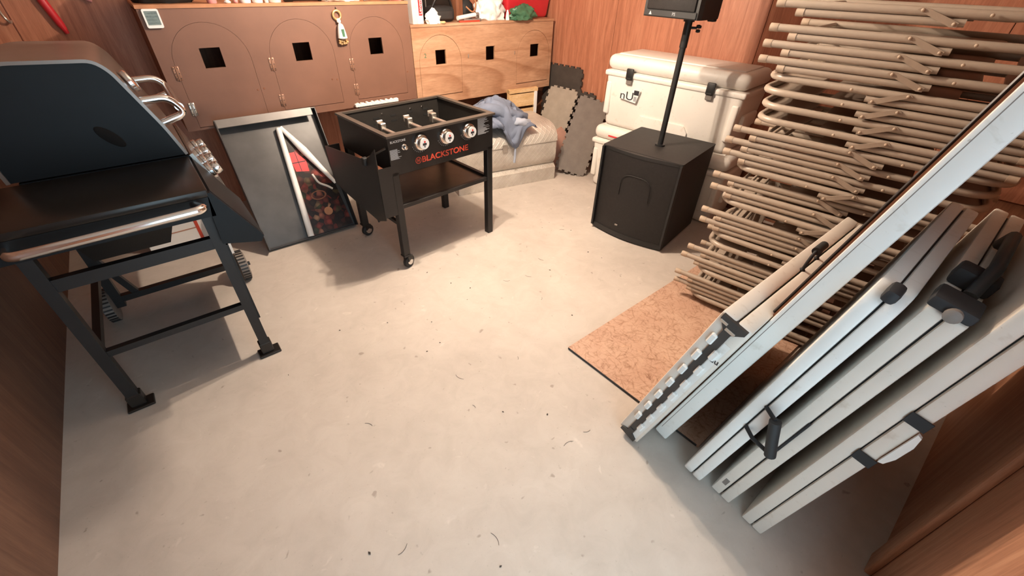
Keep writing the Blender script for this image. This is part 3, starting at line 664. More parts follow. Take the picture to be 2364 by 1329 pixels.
# lid: end cap + bent sheet
prof = [(-0.52, 0.905), (-0.535, 1.15), (-0.47, 1.27), (-0.36, 1.297), (-0.11, 1.287), (-0.075, 1.25), (0.012, 1.03), (0.048, 0.905)]
MB().prism(prof, (), YS1+0.004, YS1+0.02, 'XZ').build('lid_end', 'navy_enamel', gr, 0)
MB().prism(prof, (), YE-0.02, YE, 'XZ').build('lid_end', 'navy_enamel', gr, 0)
def off(p, d):
    out = []
    for i, (x, z) in enumerate(p):
        a = Vector(p[max(i-1, 0)]); b = Vector(p[min(i+1, len(p)-1)]); tg = (b-a).normalized(); n = Vector((-tg.y, tg.x))
        out.append((x+n.x*d, z+n.y*d))
    return out
sm = fillet([(a, 0, b) for a, b in prof], 0.03, 4); pf = [(p.x, p.z) for p in sm]
MB().prism(pf+list(reversed(off(pf, 0.012))), (), YS1-0.004, YE+0.004, 'XZ').build('lid', 'lid_sheet', gr, 50)
MB().lathe([(0.055, 0), (0.05, 0.008), (0.03, 0.012), (0.0, 0.013)], 24, Matrix.Translation((-0.17, YS1+0.004, 1.02)) @ Matrix.Rotation(R(90), 4, 'X') @ Matrix.Rotation(R(-52), 4, 'Z') @ Matrix.Scale(0.42, 4, (0, 1, 0)), cap=False).build('lid_recess', 'void_black', gr)
fdir = Vector((0.036+0.087, 0, -0.345)).normalized(); fn = Vector((0.93, 0, 0.36)).normalized()
def fp_(x, z, d): return Vector((x, 0, z)) + fn*d
h = MB().tube(fillet([Vector((-0.030, YS1+0.045, 1.13))+Vector((0, 0, 0)), Vector((0.075, YS1+0.045, 1.135)), Vector((0.118, YS1+0.045, 1.065)), Vector((0.012, YS1+0.045, 1.035))], 0.035, 6), 0.0155, 12)
h.build('handle_bracket', 'chrome', gr)
h = MB().tube(fillet([Vector((-0.030, YE-0.05, 1.13)), Vector((0.075, YE-0.05, 1.135)), Vector((0.118, YE-0.05, 1.065)), Vector((0.012, YE-0.05, 1.035))], 0.035, 6), 0.0155, 12)
h.build('handle_bracket', 'chrome', gr)
MB().tube([(0.100, YS1+0.035, 1.095), (0.100, YE-0.04, 1.095)], 0.017, 14).build('handle', 'stainless', gr)
MB().lathe([(0.045, 0), (0.045, 0.012), (0.038, 0.018), (0, 0.02)], 24, Matrix.Translation((-0.030, YS1+0.14, 1.19)) @ Matrix.Rotation(R(68), 4, 'Y'), cap=False).build('thermometer', 'chrome', gr)
# control panel below the lid, sloping out to the front
MB().hexa([(-0.50, YS1+0.0, 0.64), (0.145, YS1, 0.64), (0.145, YE, 0.64), (-0.50, YE, 0.64), (-0.50, YS1, 0.90), (0.060, YS1, 0.90), (0.060, YE, 0.90), (-0.50, YE, 0.90)]).build('cook_box', 'navy_enamel', gr, 0)
MB().hexa([(0.06, YS1, 0.90), (0.148, YS1, 0.64), (0.148, YE, 0.64), (0.06, YE, 0.90), (0.074, YS1, 0.905), (0.162, YS1, 0.645), (0.162, YE, 0.645), (0.074, YE, 0.905)]).build('control_panel', 'stainless', gr, 0)
for i in range(4):
    y = YS1+0.075+i*0.14
    kb = MB().lathe([(0.040, 0), (0.040, 0.012), (0.034, 0.016), (0.026, 0.018)], 22, Matrix.Translation((0.116, y, 0.790)) @ Matrix.Rotation(R(71), 4, 'Y')).build('knob', 'chrome', gr)
    MB().lathe([(0.028, 0.018), (0.030, 0.030), (0.026, 0.048), (0.0, 0.050)], 18, Matrix.Translation((0.116, y, 0.790)) @ Matrix.Rotation(R(71), 4, 'Y'), cap=False).build('grip', 'chrome', kb)
# cart
def beam(name, a, b, w, mat, parent, d=None):
    a = Vector(a); b = Vector(b); t_ = (b-a).normalized(); up = Vector((0, 0, 1)) if abs(t_.z) < 0.8 else Vector((1, 0, 0))
    u = t_.cross(up).normalized(); v = u.cross(t_); d = d or w; p = []
    for e in (a, b): p += [e+u*w/2+v*d/2, e-u*w/2+v*d/2, e-u*w/2-v*d/2, e+u*w/2-v*d/2]
    return MB().hexa(p).build(name, mat, parent, 0)
XA, XC = -0.52, 0.018
for x in (XA, XC):
    beam('leg', (x, 1.965, 0.0), (x, 1.965, 0.87), 0.042, 'grill_frame', gr)
    MB().rbox((x-0.045, 1.925, 0), (x+0.055, 1.995, 0.012), 0.003, 1).rbox((x-0.028, 1.94, 0.012), (x+0.028, 1.99, 0.075), 0.004, 1).build('foot', 'grill_shelf', gr)
    beam('leg', (x, 2.74, 0.07), (x, 2.74, 0.66), 0.042, 'grill_frame', gr)
    beam('side_rail', (x, 1.985, 0.33), (x, 2.72, 0.33), 0.028, 'grill_frame', gr)
beam('cross_rail', (XA, 1.965, 0.66), (XC, 1.965, 0.66), 0.030, 'grill_frame', gr, 0.05)
beam('cross_rail', (XA, 1.965, 0.315), (XC, 1.965, 0.315), 0.028, 'grill_frame', gr)
beam('cross_rail', (XA, 2.74, 0.115), (XC, 2.74, 0.115), 0.035, 'grill_frame', gr)
beam('brace', (XA, 2.74, 0.40), (XA+0.09, 2.74, 0.12), 0.03, 'grill_frame', gr)
for x in (XA-0.045, XC+0.075):
    w = MB().lathe([(0.075, -0.026), (0.092, -0.020), (0.092, 0.020), (0.075, 0.026)], 28, Matrix.Translation((x, 2.74, 0.092)) @ Matrix.Rotation(R(90), 4, 'Y')).build('wheel', 'wheel_grey', gr)
    tr = MB()
    for i in range(28):
        a = 2*math.pi*i/28; mm = Matrix.Translation((x, 2.74, 0.092)) @ Matrix.Rotation(a, 4, 'X') @ Matrix.Translation((0, 0, 0.092))
        tr.add(*(lambda k: (k.v, k.f))(MB().box((-0.019, -0.004, -0.002), (0.019, 0.004, 0.003))), mm)
    tr.build('tread', 'grill_frame', w, 0)['kind'] = 'stuff'
    MB().tube([(x-0.04, 2.74, 0.092), (x+0.04, 2.74, 0.092)], 0.012, 12).build('axle', 'grill_frame', w)
MB().prism([(XC+0.024, 0.20), (XC+0.06, 0.20), (XC+0.06, 0.29), (XC+0.024, 0.29)], (), 2.71, 2.713, 'XZ').build('sticker', 'white_paper', gr, 0)
MB().box((XC+0.022, 1.99, 0.20), (XC+0.030, 2.72, 0.62)).build('front_panel', 'grill_frame', gr, 0)
# grease tray slung below
MB().hexa([(-0.45, 2.42, 0.50), (-0.16, 2.42, 0.50), (-0.16, 2.80, 0.50), (-0.45, 2.80, 0.50), (-0.49, 2.39, 0.64), (-0.10, 2.39, 0.64), (-0.10, 2.86, 0.64), (-0.49, 2.86, 0.64)]).build('grease_tray', 'grill_shelf', gr, 0)

# ------------------------------------------------------------------ diamond plate toolbox
tb_ang = math.atan2(2.755-2.955, 2.798-1.839)
tb = thing('toolbox', 'dusty diamond plate metal chest with rounded lid beside griddle', 'toolbox', (1.839, 2.955, 0), tb_ang)
TL = 0.985
MB().prism([(0.0, 0.0), (0.0, 0.120), (0.035, 0.150), (0.50, 0.150), (0.50, 0.0)], (), 0.0, TL, 'YZ').build('base_skirt', 'diamond_plate', tb, 30)
MB().prism([(0.040, 0.150), (0.008, 0.195), (0.0, 0.245), (0.004, 0.365), (0.50, 0.365), (0.50, 0.150)], (), -0.006, TL-0.006, 'YZ').build('body', 'diamond_plate', tb, 40)
lidp = [(-0.004, 0.368), (0.004, 0.415), (0.03, 0.455), (0.08, 0.490), (0.16, 0.508), (0.50, 0.510), (0.50, 0.368)]
MB().prism(lidp, (), -0.010, TL-0.002, 'YZ').build('lid', 'diamond_plate', tb, 40)
MB().rbox((0.42, -0.010, 0.33), (0.47, 0.0, 0.395), 0.003, 1).build('hasp', 'galvanized', tb)

# denim overalls thrown over the toolbox
def cloth():
    nx, ny = 46, 34; v = []; f = []
    path = [(0.40, 0.512), (0.30, 0.56), (0.20, 0.63), (0.10, 0.635), (0.02, 0.58), (-0.012, 0.50), (-0.018, 0.42), (-0.016, 0.36)]
    def pp(s):
        k = s*(len(path)-1); i = min(int(k), len(path)-2); u = k-i; return path[i][0]*(1-u)+path[i+1][0]*u, path[i][1]*(1-u)+path[i+1][1]*u
    for j in range(ny+1):
        tj = j/ny
        for i in range(nx+1):
            s = i/nx; hem = 0.62+0.38*math.exp(-((s-0.68)/0.12)**2)
            x = 0.12+0.60*s + 0.05*math.sin(tj*5+s*2)
            y, z = pp(tj*hem)
            edge = math.sin(math.pi*min(1, max(0, s)))**0.4
            up = 0.10*math.sin(math.pi*min(1, tj*1.25))*(0.65+0.35*math.sin(s*3.4+0.4)) if tj < 0.8 else 0
            w = noise.noise(Vector((s*5.5, tj*6, 2.3)))*0.060 + abs(noise.noise(Vector((s*9+3, tj*8, 7))))*0.075
            z2 = 0.512+(z-0.512)*edge if z > 0.512 else z
            z2 += (w+up*0.9)*edge*(1 if tj < 0.7 else 0.15); y2 = y - abs(w)*0.9*edge
            if y > 0.02: z2 = max(z2, 0.516)
            else: y2 = min(y2, -0.020)
            v.append((x, y2, z2))
    for j in range(ny):
        for i in range(nx): a = j*(nx+1)+i; f.append((a, a+1, a+nx+2, a+nx+1))
    return v, f
cv, cf = cloth()
dn = thing('denim_overalls', 'blue grey denim overalls heaped on the metal chest', 'clothing', (1.839, 2.955, 0), tb_ang)
cm = MB().add(cv, cf).build('garment', 'denim', dn, 60)
sd = cm.modifiers.new('thick', 'SOLIDIFY'); sd.thickness = 0.010; sd.offset = 1
def fat(path, r, seed):
    pts = fillet(path, 0.06, 6); n = len(pts); mb = MB().tube(pts, [r*(0.72+0.28*math.sin(math.pi*i/(n-1)))*(1+0.16*noise.noise(Vector((i*0.7, seed, 0)))) for i in range(n)], 16)
    mb.v = [p+Vector((noise.noise(p*22+Vector((seed, 0, 0))), noise.noise(p*22+Vector((0, seed, 3))), noise.noise(p*22+Vector((5, 0, seed)))))*0.016 for p in mb.v]
    return mb
fat([(0.16, 0.20, 0.60), (0.28, 0.08, 0.69), (0.45, 0.03, 0.66), (0.60, 0.06, 0.60), (0.70, 0.12, 0.57)], 0.052, 1.3).build('trouser_leg', 'denim', dn, 60)
fat([(0.24, 0.28, 0.60), (0.40, 0.20, 0.70), (0.56, 0.16, 0.66), (0.70, 0.20, 0.58)], 0.058, 4.1).build('trouser_leg', 'denim', dn, 60)
fat([(0.46, 0.02, 0.60), (0.58, -0.02, 0.57), (0.69, 0.03, 0.555)], 0.034, 7.7).build('waistband', 'denim_pale', dn, 60)
MB().tube([(0.535, -0.026, 0.40), (0.532, -0.028, 0.30), (0.530, -0.022, 0.235)], 0.011, 8).build('strap', 'denim_pale', dn)
MB().rbox((0.50, -0.034, 0.372), (0.57, -0.022, 0.386), 0.004, 1).build('hem', 'denim_pale', dn)
for x, z, y in ((0.27, 0.735, 0.04), (0.30, 0.732, 0.045)):
    MB().rbox((x-0.007, y-0.09, z-0.10), (x+0.007, y-0.075, z-0.06), 0.003, 1).build('buckle', 'white_gloss', dn)

# crate, board scraps and foam mats in the back right corner
t = thing('wooden_crate', 'small pale wooden crate tucked behind the metal chest', 'crate', (2.72, 3.34, 0.0), R(-6))
for i in range(4): MB().box((-0.02, 0.0, 0.12+i*0.14), (0.30, 0.012, 0.235+i*0.14)).build('slat', 'raw_pine', t, 0)
for x in (-0.02, 0.285): MB().box((x, 0.012, 0.0), (x+0.03, 0.04, 0.70)).build('post', 'raw_pine', t, 0)
MB().box((-0.02, 0.0, 0.665), (0.315, 0.05, 0.695)).build('top_rail', 'raw_pine', t, 0)
MB().box((0.27, -0.012, 0.40), (0.30, 0.0, 0.665)).build('corner_strip', 'white_paper', t, 0)
def scrap(label, px, py, s, ang, zz=0.0, tilt=0):
    t = MB().prism([(0, 0), (0.10*s, -0.0), (0.12*s, 0.22*s), (0.05*s, 0.30*s), (-0.02*s, 0.26*s)], (), 0, 0.03, 'XZ').build('board_scrap', 'pink_board', loc=(px, py, zz), rot=(R(tilt), 0, R(ang)))
    tag(t, label, 'board')
scrap('pinkish broken board standing by the metal chest end', 2.96, 2.93, 1.35, -25, 0, -6)
scrap('smaller pinkish broken board beside the grey foam mat', 3.03, 3.02, 0.9, 15, 0, -6)

def mat_outline(w, h, tooth=0.035):
    pts = []; d = tooth*0.42
    def side(p, q, n):
        p = Vector(p); q = Vector(q); t_ = (q-p)/n; nn = Vector((t_.y, -t_.x)).normalized()*d
        for i in range(n):
            a = p+t_*i
            if i % 2 == 0: pts.extend([a, a+t_*0.1+nn*0.0])
            else: pts.extend([a+nn*0.0, a-t_*0.10+nn, a+t_*1.10+nn])
    nw, nh = max(3, int(w/tooth)) | 1, max(3, int(h/tooth)) | 1
    side((0, 0), (w, 0), nw); side((w, 0), (w, h), nh); side((w, h), (0, h), nw); side((0, h), (0, 0), nh)
    return [(p.x, p.y) for p in pts]
def foam(label, mat, w, h, m):
    o = MB().prism(mat_outline(w, h), (), 0, 0.014, 'XY').build('foam_mat', mat, smooth=0); o.matrix_world = m
    return tag(o, label, 'mat')
def frame(o, u, v):
    u = Vector(u).normalized(); v = Vector(v); v = (v-u*v.dot(u)).normalized(); w = u.cross(v)
    m = Matrix((u, v, w)).transposed().to_4x4(); m.translation = o; return m
# on the right wall the mats run along -y (to the right in view)
foam('dark foam puzzle mat standing high in the room corner', 'foam_dark', 0.46, 0.86, frame((3.27, 3.50, 0.0), (0.11, -1, 0), (0.06, 0.0, 1)))
def foam3(label, mat, bl, br, tl):
    bl, br, tl = Vector(bl), Vector(br), Vector(tl); u = br-bl; v = tl-bl
    return foam(label, mat, u.length, (v-u.normalized()*v.dot(u.normalized())).length, frame(bl, u, v))
foam3('light grey foam puzzle mat leaning over the metal chest end', 'foam_grey', (2.99, 3.235, 0.30), (3.08, 2.955, 0.285), (3.17, 3.335, 0.695))
bl_, tl_ = Vector((2.905, 2.845, 0.062)), Vector((3.272, 2.955, 0.655)); v_ = (tl_-bl_).normalized(); u_ = Vector((0.23, -0.225, 0.0)); u_ = (u_-v_*u_.dot(v_)).normalized()
foam3('grey foam puzzle mat with its foot on the floor by coolers', 'foam_mid', bl_, bl_+u_*0.285, tl_)
foam3('dark foam puzzle mat on the wall between the two grey mats', 'foam_dark', (3.20, 3.26, 0.0), (3.28, 2.84, 0.0), (3.31, 3.28, 0.66))
# ------------------------------------------------------------------ two coolers stacked on the right wall
def cooler(label, x, y0, y1, z0, hgt, dep, latches=True, logo=False):
    W = y1-y0
    t = thing('cooler', label, 'cooler', (x, y1, z0), R(-90)+WA)      # local x runs from y1 to y0 , local y -> +x world
    hb = hgt*0.80
    bm = bmesh.new(); q = MB().hexa([(0.03, 0.03, 0.0), (W-0.03, 0.03, 0), (W-0.03, dep-0.03, 0), (0.03, dep-0.03, 0), (0, 0, hb), (W, 0, hb), (W, dep, hb), (0, dep, hb)])
    vv = [bm.verts.new(p) for p in q.v]; [bm.faces.new([vv[i] for i in f]) for f in q.f]
    bmesh.ops.bevel(bm, geom=bm.edges[:], offset=0.035, segments=4, affect='EDGES', profile=0.5)
    b = MB(); b.bm(bm); body = b.build('body', 'cooler_white', t, 50)
    MB().rbox((-0.008, -0.008, hb-0.045), (W+0.008, dep+0.008, hb-0.004), 0.014, 3).build('body_rim', 'cooler_white', body)
    MB().rbox((-0.004, -0.004, hb), (W+0.004, dep+0.004, hgt), 0.05, 5).build('lid', 'cooler_white', t, 50)
    MB().rbox((0.06, 0.06, hgt-0.008), (W-0.06, dep-0.06, hgt+0.008), 0.007, 2).build('lid_panel', 'cooler_white', t, 50)
    MB().prism([(W*0.30, 0.09), (W*0.33, 0.135), (W*0.67, 0.135), (W*0.70, 0.09), (W*0.70, 0.03), (W*0.30, 0.03)], (), 0.008, 0.03, 'XZ').build('front_foot_panel', 'cooler_white', body, 30)
    for s in (0, 1):
        x0 = -0.012 if s == 0 else W-0.024
        MB().rbox((x0+0.0, dep*0.22, hb*0.40), (x0+0.036, dep*0.78, hb*0.62), 0.014, 3).build('side_grip', 'cooler_white', body)
        xa = 0.016 if s == 0 else W-0.066
        MB().rbox((xa, -0.0, hb*0.22), (xa+0.05, 0.03, hb*0.80), 0.014, 3).build('corner_rib', 'cooler_white', body)
    if latches:
        for lx in (W*0.205, W*0.79):
            l = MB().rbox((lx-0.030, -0.026, hb-0.050), (lx+0.030, -0.006, hb+0.030), 0.008, 2).build('latch', 'speaker_plastic', t)
            MB().rbox((lx-0.026, -0.016, hb-0.085), (lx+0.026, 0.0, hb-0.045), 0.005, 1).build('catch', 'wheel_grey', l)
            MB().rbox((lx-0.020, -0.030, hb-0.046), (lx+0.020, -0.022, hb-0.034), 0.003, 1).build('lip', 'black_rubber', l)
    if logo:
        lg = MB().prism([(W*0.150, hb*0.56), (W*0.285, hb*0.52), (W*0.31, hb*0.74), (W*0.25, hb*0.75), (W*0.235, hb*0.66), (W*0.155, hb*0.665)], (), -0.0125, -0.004, 'XZ').build('torn_sticker', 'white_print', body, 0)
        lettering('lettering', 'nU', 0.085, 'ink', body, Matrix.Translation((W*0.208, -0.0135, hb*0.615)) @ fm, 1.25)
        MB().box((W*0.262, -0.0135, hb*0.655), (W*0.302, -0.0124, hb*0.735)).build('badge', 'ink', body, 0)
        MB().box((W*0.266, -0.0135, hb*0.55), (W*0.288, -0.0124, hb*0.63)).build('badge', 'grey_print', body, 0)
    else:
        MB().box((W*0.13, -0.006, hb+0.038), (W*0.27, -0.0045, hb+0.05)).build('red_sticker', 'red_bright', t, 0)
    return t
cooler('large white cooler on the floor, lower of the two', 2.985, 1.30, 2.49, 0.0, 0.548, 0.46, True, False)
cooler('large white cooler with black latches and torn sticker, stacked on top', 2.995, 1.345, 2.455, 0.556, 0.540, 0.46, True, True)

# ------------------------------------------------------------------ subwoofer, pole and speaker
sa = math.atan2(1.306-1.874, 2.451-2.348)     # along the front, from left to right in view
sub = thing('subwoofer', 'large black subwoofer box with curved grille on the floor', 'speaker', (2.348, 1.874, 0), sa)
SW, SD, SH = 0.575, 0.605, 0.645
MB().prism([(0, 0.045), (SW, 0.045), (SW, SD), (0, SD)], (), 0.015, SH, 'XY').build('cabinet', 'speaker_black', sub, 0)
top = MB().prism(rrect(-0.004, 0.03, SW+0.004, SD+0.004, 0.012), (), SH-0.004, SH+0.004, 'XY').build('top_panel', 'speaker_black', sub, 30)
cur = [(SW*i/14, 0.045-0.045*math.sin(math.pi*i/14)) for i in range(15)]
MB().prism(cur+[(SW-0.002, 0.05), (0.002, 0.05)], (), 0.05, SH-0.02, 'XY').build('grille', 'speaker_grille', sub, 30)
MB().prism([(x, y-0.004) for x, y in cur]+[(SW, 0.06), (0, 0.06)], (), 0.012, 0.05, 'XY').build('bottom_trim', 'speaker_plastic', sub, 30)
MB().prism([(x, y-0.003) for x, y in cur]+[(SW, 0.06), (0, 0.06)], (), SH-0.02, SH+0.002, 'XY').build('top_trim', 'speaker_plastic', sub, 30)
for x in (-0.003, SW-0.011): MB().box((x, 0.02, 0.03), (x+0.014, 0.06, SH-0.005)).build('side_trim', 'speaker_plastic', sub, 0)
arch_pts = fillet([(SW*0.33, 0.004, 0.34), (SW*0.33, -0.004, 0.50), (SW*0.72, -0.004, 0.50), (SW*0.72, 0.004, 0.34)], 0.10, 8)
MB().tube(arch_pts, 0.0025, 6).build('port_outline', 'speaker_grille', sub)
MB().rbox((SW*0.36, -0.003, 0.10), (SW*0.40, 0.004, 0.112), 0.002, 1).build('badge', 'wheel_grey', sub)
for x in (0.04, SW-0.06):
    for y in (0.08, SD-0.08): MB().lathe([(0.02, 0), (0.02, 0.016)], 12, Matrix.Translation((x, y, 0))).build('foot', 'black_rubber', sub)
PX, PY = 2.682, 1.630
pole = thing('speaker_pole', 'black pole rising from the subwoofer top', 'pole', (PX, PY, 0.649))
MB().tube([(0, 0, 0), (0, 0, 0.012)], 0.034, 18).build('socket', 'speaker_plastic', pole)
MB().tube([(0, 0, 0), (0, 0, 0.60)], 0.0185, 14).build('lower_tube', 'speaker_plastic', pole)
MB().tube([(0, 0, 0.60), (0, 0, 0.735)], 0.0225, 14).build('collar', 'speaker_plastic', pole)
kn = MB().tube([(0.02*0.64, -0.02*0.76, 0.705), (0.055*0.64, -0.055*0.76, 0.705)], 0.007, 8).build('knob_stem', 'speaker_plastic', pole)
k2 = MB()
for i in range(3):
    a = R(120*i+30); k2.lathe([(0.004, -0.009), (0.013, -0.006), (0.013, 0.006), (0.004, 0.009)], 10, Matrix.Translation((0.064*0.64+0.015*math.cos(a)*0.76, -0.064*0.76+0.015*math.cos(a)*0.64, 0.705+0.015*math.sin(a))))
k2.build('knob', 'black_rubber', pole)
sp = thing('loudspeaker', 'black loudspeaker cabinet on the pole above the subwoofer', 'speaker', (PX, PY, 1.385), R(-90))
MB().tube([(0, 0, 0), (0, 0, 0.03)], 0.032, 16).build('pole_cup', 'speaker_plastic', sp)
out = [(-0.175, -0.215), (0.175, -0.215), (0.185, -0.185), (0.165, 0.02), (0.085, 0.17), (-0.085, 0.17), (-0.165, 0.02), (-0.185, -0.185)]
bmz = bmesh.new(); q = MB().prism(out, (), 0.022, 0.60, 'XY')
MB().prism(out, (), 0.024, 0.60, 'XY').build('cabinet', 'speaker_plastic', sp, 20)
MB().rbox((-0.155, -0.226, 0.06), (0.155, -0.213, 0.58), 0.012, 2).build('grille', 'speaker_grille', sp)
MB().rbox((-0.170, -0.222, 0.026), (0.170, -0.21, 0.060), 0.004, 1).build('front_trim', 'speaker_plastic', sp)
lettering('lettering', 'PS', 0.022, 'grey_print', sp, Matrix.Translation((0.03, -0.2225, 0.043)) @ fm)
MB().prism([(-0.135, 0.034), (-0.115, 0.034), (-0.125, 0.052)], (), -0.2232, -0.222, 'XZ').build('warning_mark', 'grey_print', sp, 0)
for x in (-0.11, 0.11): MB().rbox((x-0.02, 0.04, 0.006), (x+0.02, 0.08, 0.026), 0.004, 1).build('foot', 'black_rubber', sp)
MB().rbox((-0.06, 0.17, 0.12), (0.06, 0.19, 0.5), 0.008, 1).build('rear_panel', 'speaker_black', sp)

# ------------------------------------------------------------------ strand board under the chairs
osb = MB().prism([(1.265, 1.028), (1.287, 0.27), (2.62, 0.27), (2.62, 1.045)], (), 0.0, 0.012, 'XY').build('strand_board', 'strand_board', smooth=0)
osb['label'] = 'orange tan strand board sheet lying on the floor under the chairs'; osb['category'] = 'board'
MB().tube([(1.2655, 1.024, 0.006), (1.2868, 0.28, 0.006)], 0.0058, 6).build('edge_strip', 'black_rubber', osb)

# ------------------------------------------------------------------ stack of folding chairs
CL, CWH = 1.0, 0.222
def make_chair():
    t = thing('folding_chair', '', 'chair')
    r = 0.0142
    fr = [(0.02, -CWH, 0), (0.60, -CWH, 0), (CL-0.012, -CWH+0.01, 0), (CL-0.012, CWH-0.01, 0), (0.60, CWH, 0), (0.02, CWH, 0)]
    MB().tube(fillet(fr, 0.11, 8), r, 12).build('front_frame', 'chair_paint', t)
    for s in (-1, 1):
        MB().tube([(-0.004, s*CWH, 0), (0.028, s*CWH, 0), (0.030, s*CWH, 0)], [0.0158, 0.0158, 0.0148], 10).build('foot_cap', 'chair_cap', t)
        lg = MB().tube([(0.10, s*(CWH-0.002), -0.0275), (0.56, s*(CWH-0.002), -0.0275), (0.605, s*(CWH-0.004), -0.026)], 0.0132, 12).build('rear_leg', 'chair_paint', t)
        MB().tube([(0.078, s*(CWH-0.002), -0.0275), (0.108, s*(CWH-0.002), -0.0275)], 0.0155, 10).build('foot_cap', 'chair_cap', lg)
        # hinge link between the frame and the rear leg
        y0 = s*(CWH+0.0125); y1 = s*(CWH+0.0185)
        MB().prism([(0.462, 0.004), (0.472, 0.012), (0.492, 0.010), (0.590, -0.026), (0.588, -0.040), (0.570, -0.040)], (), y0, y1, 'XZ').build('hinge_link', 'chair_pad', t, 30)
        rv = MB()
        for x, z in ((0.478, 0.004), (0.578, -0.031), (0.66, 0.0)):
            rv.lathe([(0.006, 0), (0.005, 0.004), (0.002, 0.006)], 8, Matrix.Translation((x, y1, z)) @ Matrix.Rotation(R(-90*s), 4, 'X'))
        rv.build('rivet', 'chair_cap', t)['kind'] = 'stuff'
    MB().tube([(0.19, -CWH+0.018, -0.027), (0.19, CWH-0.018, -0.027)], 0.008, 8).build('rear_stretcher', 'chair_paint', t)
    MB().tube([(0.14, -CWH, 0), (0.14, CWH, 0)], 0.008, 8).build('front_stretcher', 'chair_paint', t)
    st = MB(); n = 8
    MB().prism(rrect(0.34, -CWH+0.030, 0.735, CWH-0.030, 0.05), (), -0.018, -0.006, 'XY').build('seat', 'chair_paint', t, 30)
    # back panel: shallow curved sheet between the bends
    v = []; f = []
    for k, dz in ((0, 0.006), (1, -0.006)):
        for i in range(9):
            a = i/8; y = -CWH+0.01+(2*CWH-0.02)*a; zz = -0.016*math.sin(math.pi*a)+dz
            xo = 0.045*(1-math.sin(math.pi*a))**1.0*0.9
            v += [(0.80, y, zz), (0.985-xo, y, zz)]
    for i in range(8):
        a = 2*i; f.append((a, a+2, a+3, a+1)); b = 18+2*i; f.append((b, b+1, b+3, b+2))
        f.append((a, 18+a, 20+a, a+2)); f.append((a+1, a+3, 21+a, 19+a))
    MB().add(v, f).build('back_panel', 'chair_paint', t, 40)
    return t
STACK = [(1.522, 'F'), (1.437, 'F'), (1.378, 'F'), (1.320, 'F'), (1.255, 'U'), (1.197, 'U'), (1.139, 'U'), (1.081, 'U'), (1.023, 'F'), (0.965, 'F'), (0.907, 'F'), (0.846, 'U'), (0.785, 'F'), (0.727, 'F'), (0.667, 'U'), (0.590, 'F'), (0.532, 'F'), (0.472, 'U'), (0.414, 'U'), (0.353, 'F'), (0.295, 'F'), (0.235, 'U'), (0.176, 'F'), (0.117, 'F'), (0.059, 'U')]
ORD = ['topmost', 'second', 'third', 'fourth', 'fifth', 'sixth', 'seventh', 'eighth', 'ninth', 'tenth', 'eleventh', 'twelfth', 'thirteenth', 'fourteenth', 'fifteenth', 'sixteenth', 'seventeenth', 'eighteenth', 'nineteenth', 'twentieth', 'twenty-first', 'twenty-second', 'twenty-third', 'twenty-fourth']
proto = make_chair()
rc = random.Random(11)
for i, (z, ty) in enumerate(STACK):
    o = proto if i == 0 else copy_tree(proto)
    k = z/1.53
    a = R(13.5-7.5*k + rc.uniform(-1.0, 1.0))
    d = Vector((math.sin(a), -math.cos(a), 0)); w = Vector((math.cos(a), math.sin(a), 0))
    x0 = 2.125+0.055*k + rc.uniform(-0.008, 0.008)
    if ty == 'F':
        P = Vector((x0, 0.985-0.06*k+rc.uniform(-0.012, 0.012), z)) + w*CWH
        o.location = P; o.rotation_euler = (0, 0, math.atan2(d.y, d.x))
    else:
        P = Vector((x0+0.005, 0.905-0.02*k+rc.uniform(-0.012, 0.012), z)) + w*CWH + d*CL
        o.location = P; o.rotation_euler = (0, 0, math.atan2(-d.y, -d.x))
    end = 'feet' if ty == 'F' else 'rounded back'
    pos = 'lowest in the stack' if i == len(STACK)-1 else ('topmost in the stack' if i == 0 else ORD[i]+' from top of the stack')
    o['label'] = 'beige folding chair lying flat, %s towards the subwoofer, %s' % (end, pos)
    o['group'] = 'folded chairs stacked flat on the strand board'

# ------------------------------------------------------------------ folded white tables leaning against the near wall
def table_root(name, label, x, ybot, lean, group=None):
    """local x = along the wall (+x), local z = up the leaning slab, local y = thickness towards the back of the room"""
    t = thing(name, label, 'table', (x, ybot, 0.0125 if ybot > 0.3 else 0.0), rot=(lean, 0, 0), group=group); return t
def slab(parent, name, w, h, y0, y1, r, mat, bev=0.008):
    out = rrect(0, 0, w, h, r, 6)
    bm = bmesh.new(); q = MB().prism(out, (), y0, y1, 'XZ')
    vv = [bm.verts.new(p) for p in q.v]
    for f in q.f:
        try: bm.faces.new([vv[i] for i in f])
        except ValueError: pass
    bmesh.ops.recalc_face_normals(bm, faces=bm.faces[:])
    bmesh.ops.dissolve_limit(bm, angle_limit=0.01, verts=bm.verts[:], edges=bm.edges[:])
    ed = [e for e in bm.edges if len(e.link_faces) == 2 and e.calc_face_angle(0) > 1.2]
    bmesh.ops.bevel(bm, geom=ed, offset=bev, segments=2, affect='EDGES', profile=0.5)
    b = MB(); b.bm(bm); return b.build(name, mat, parent, 40)
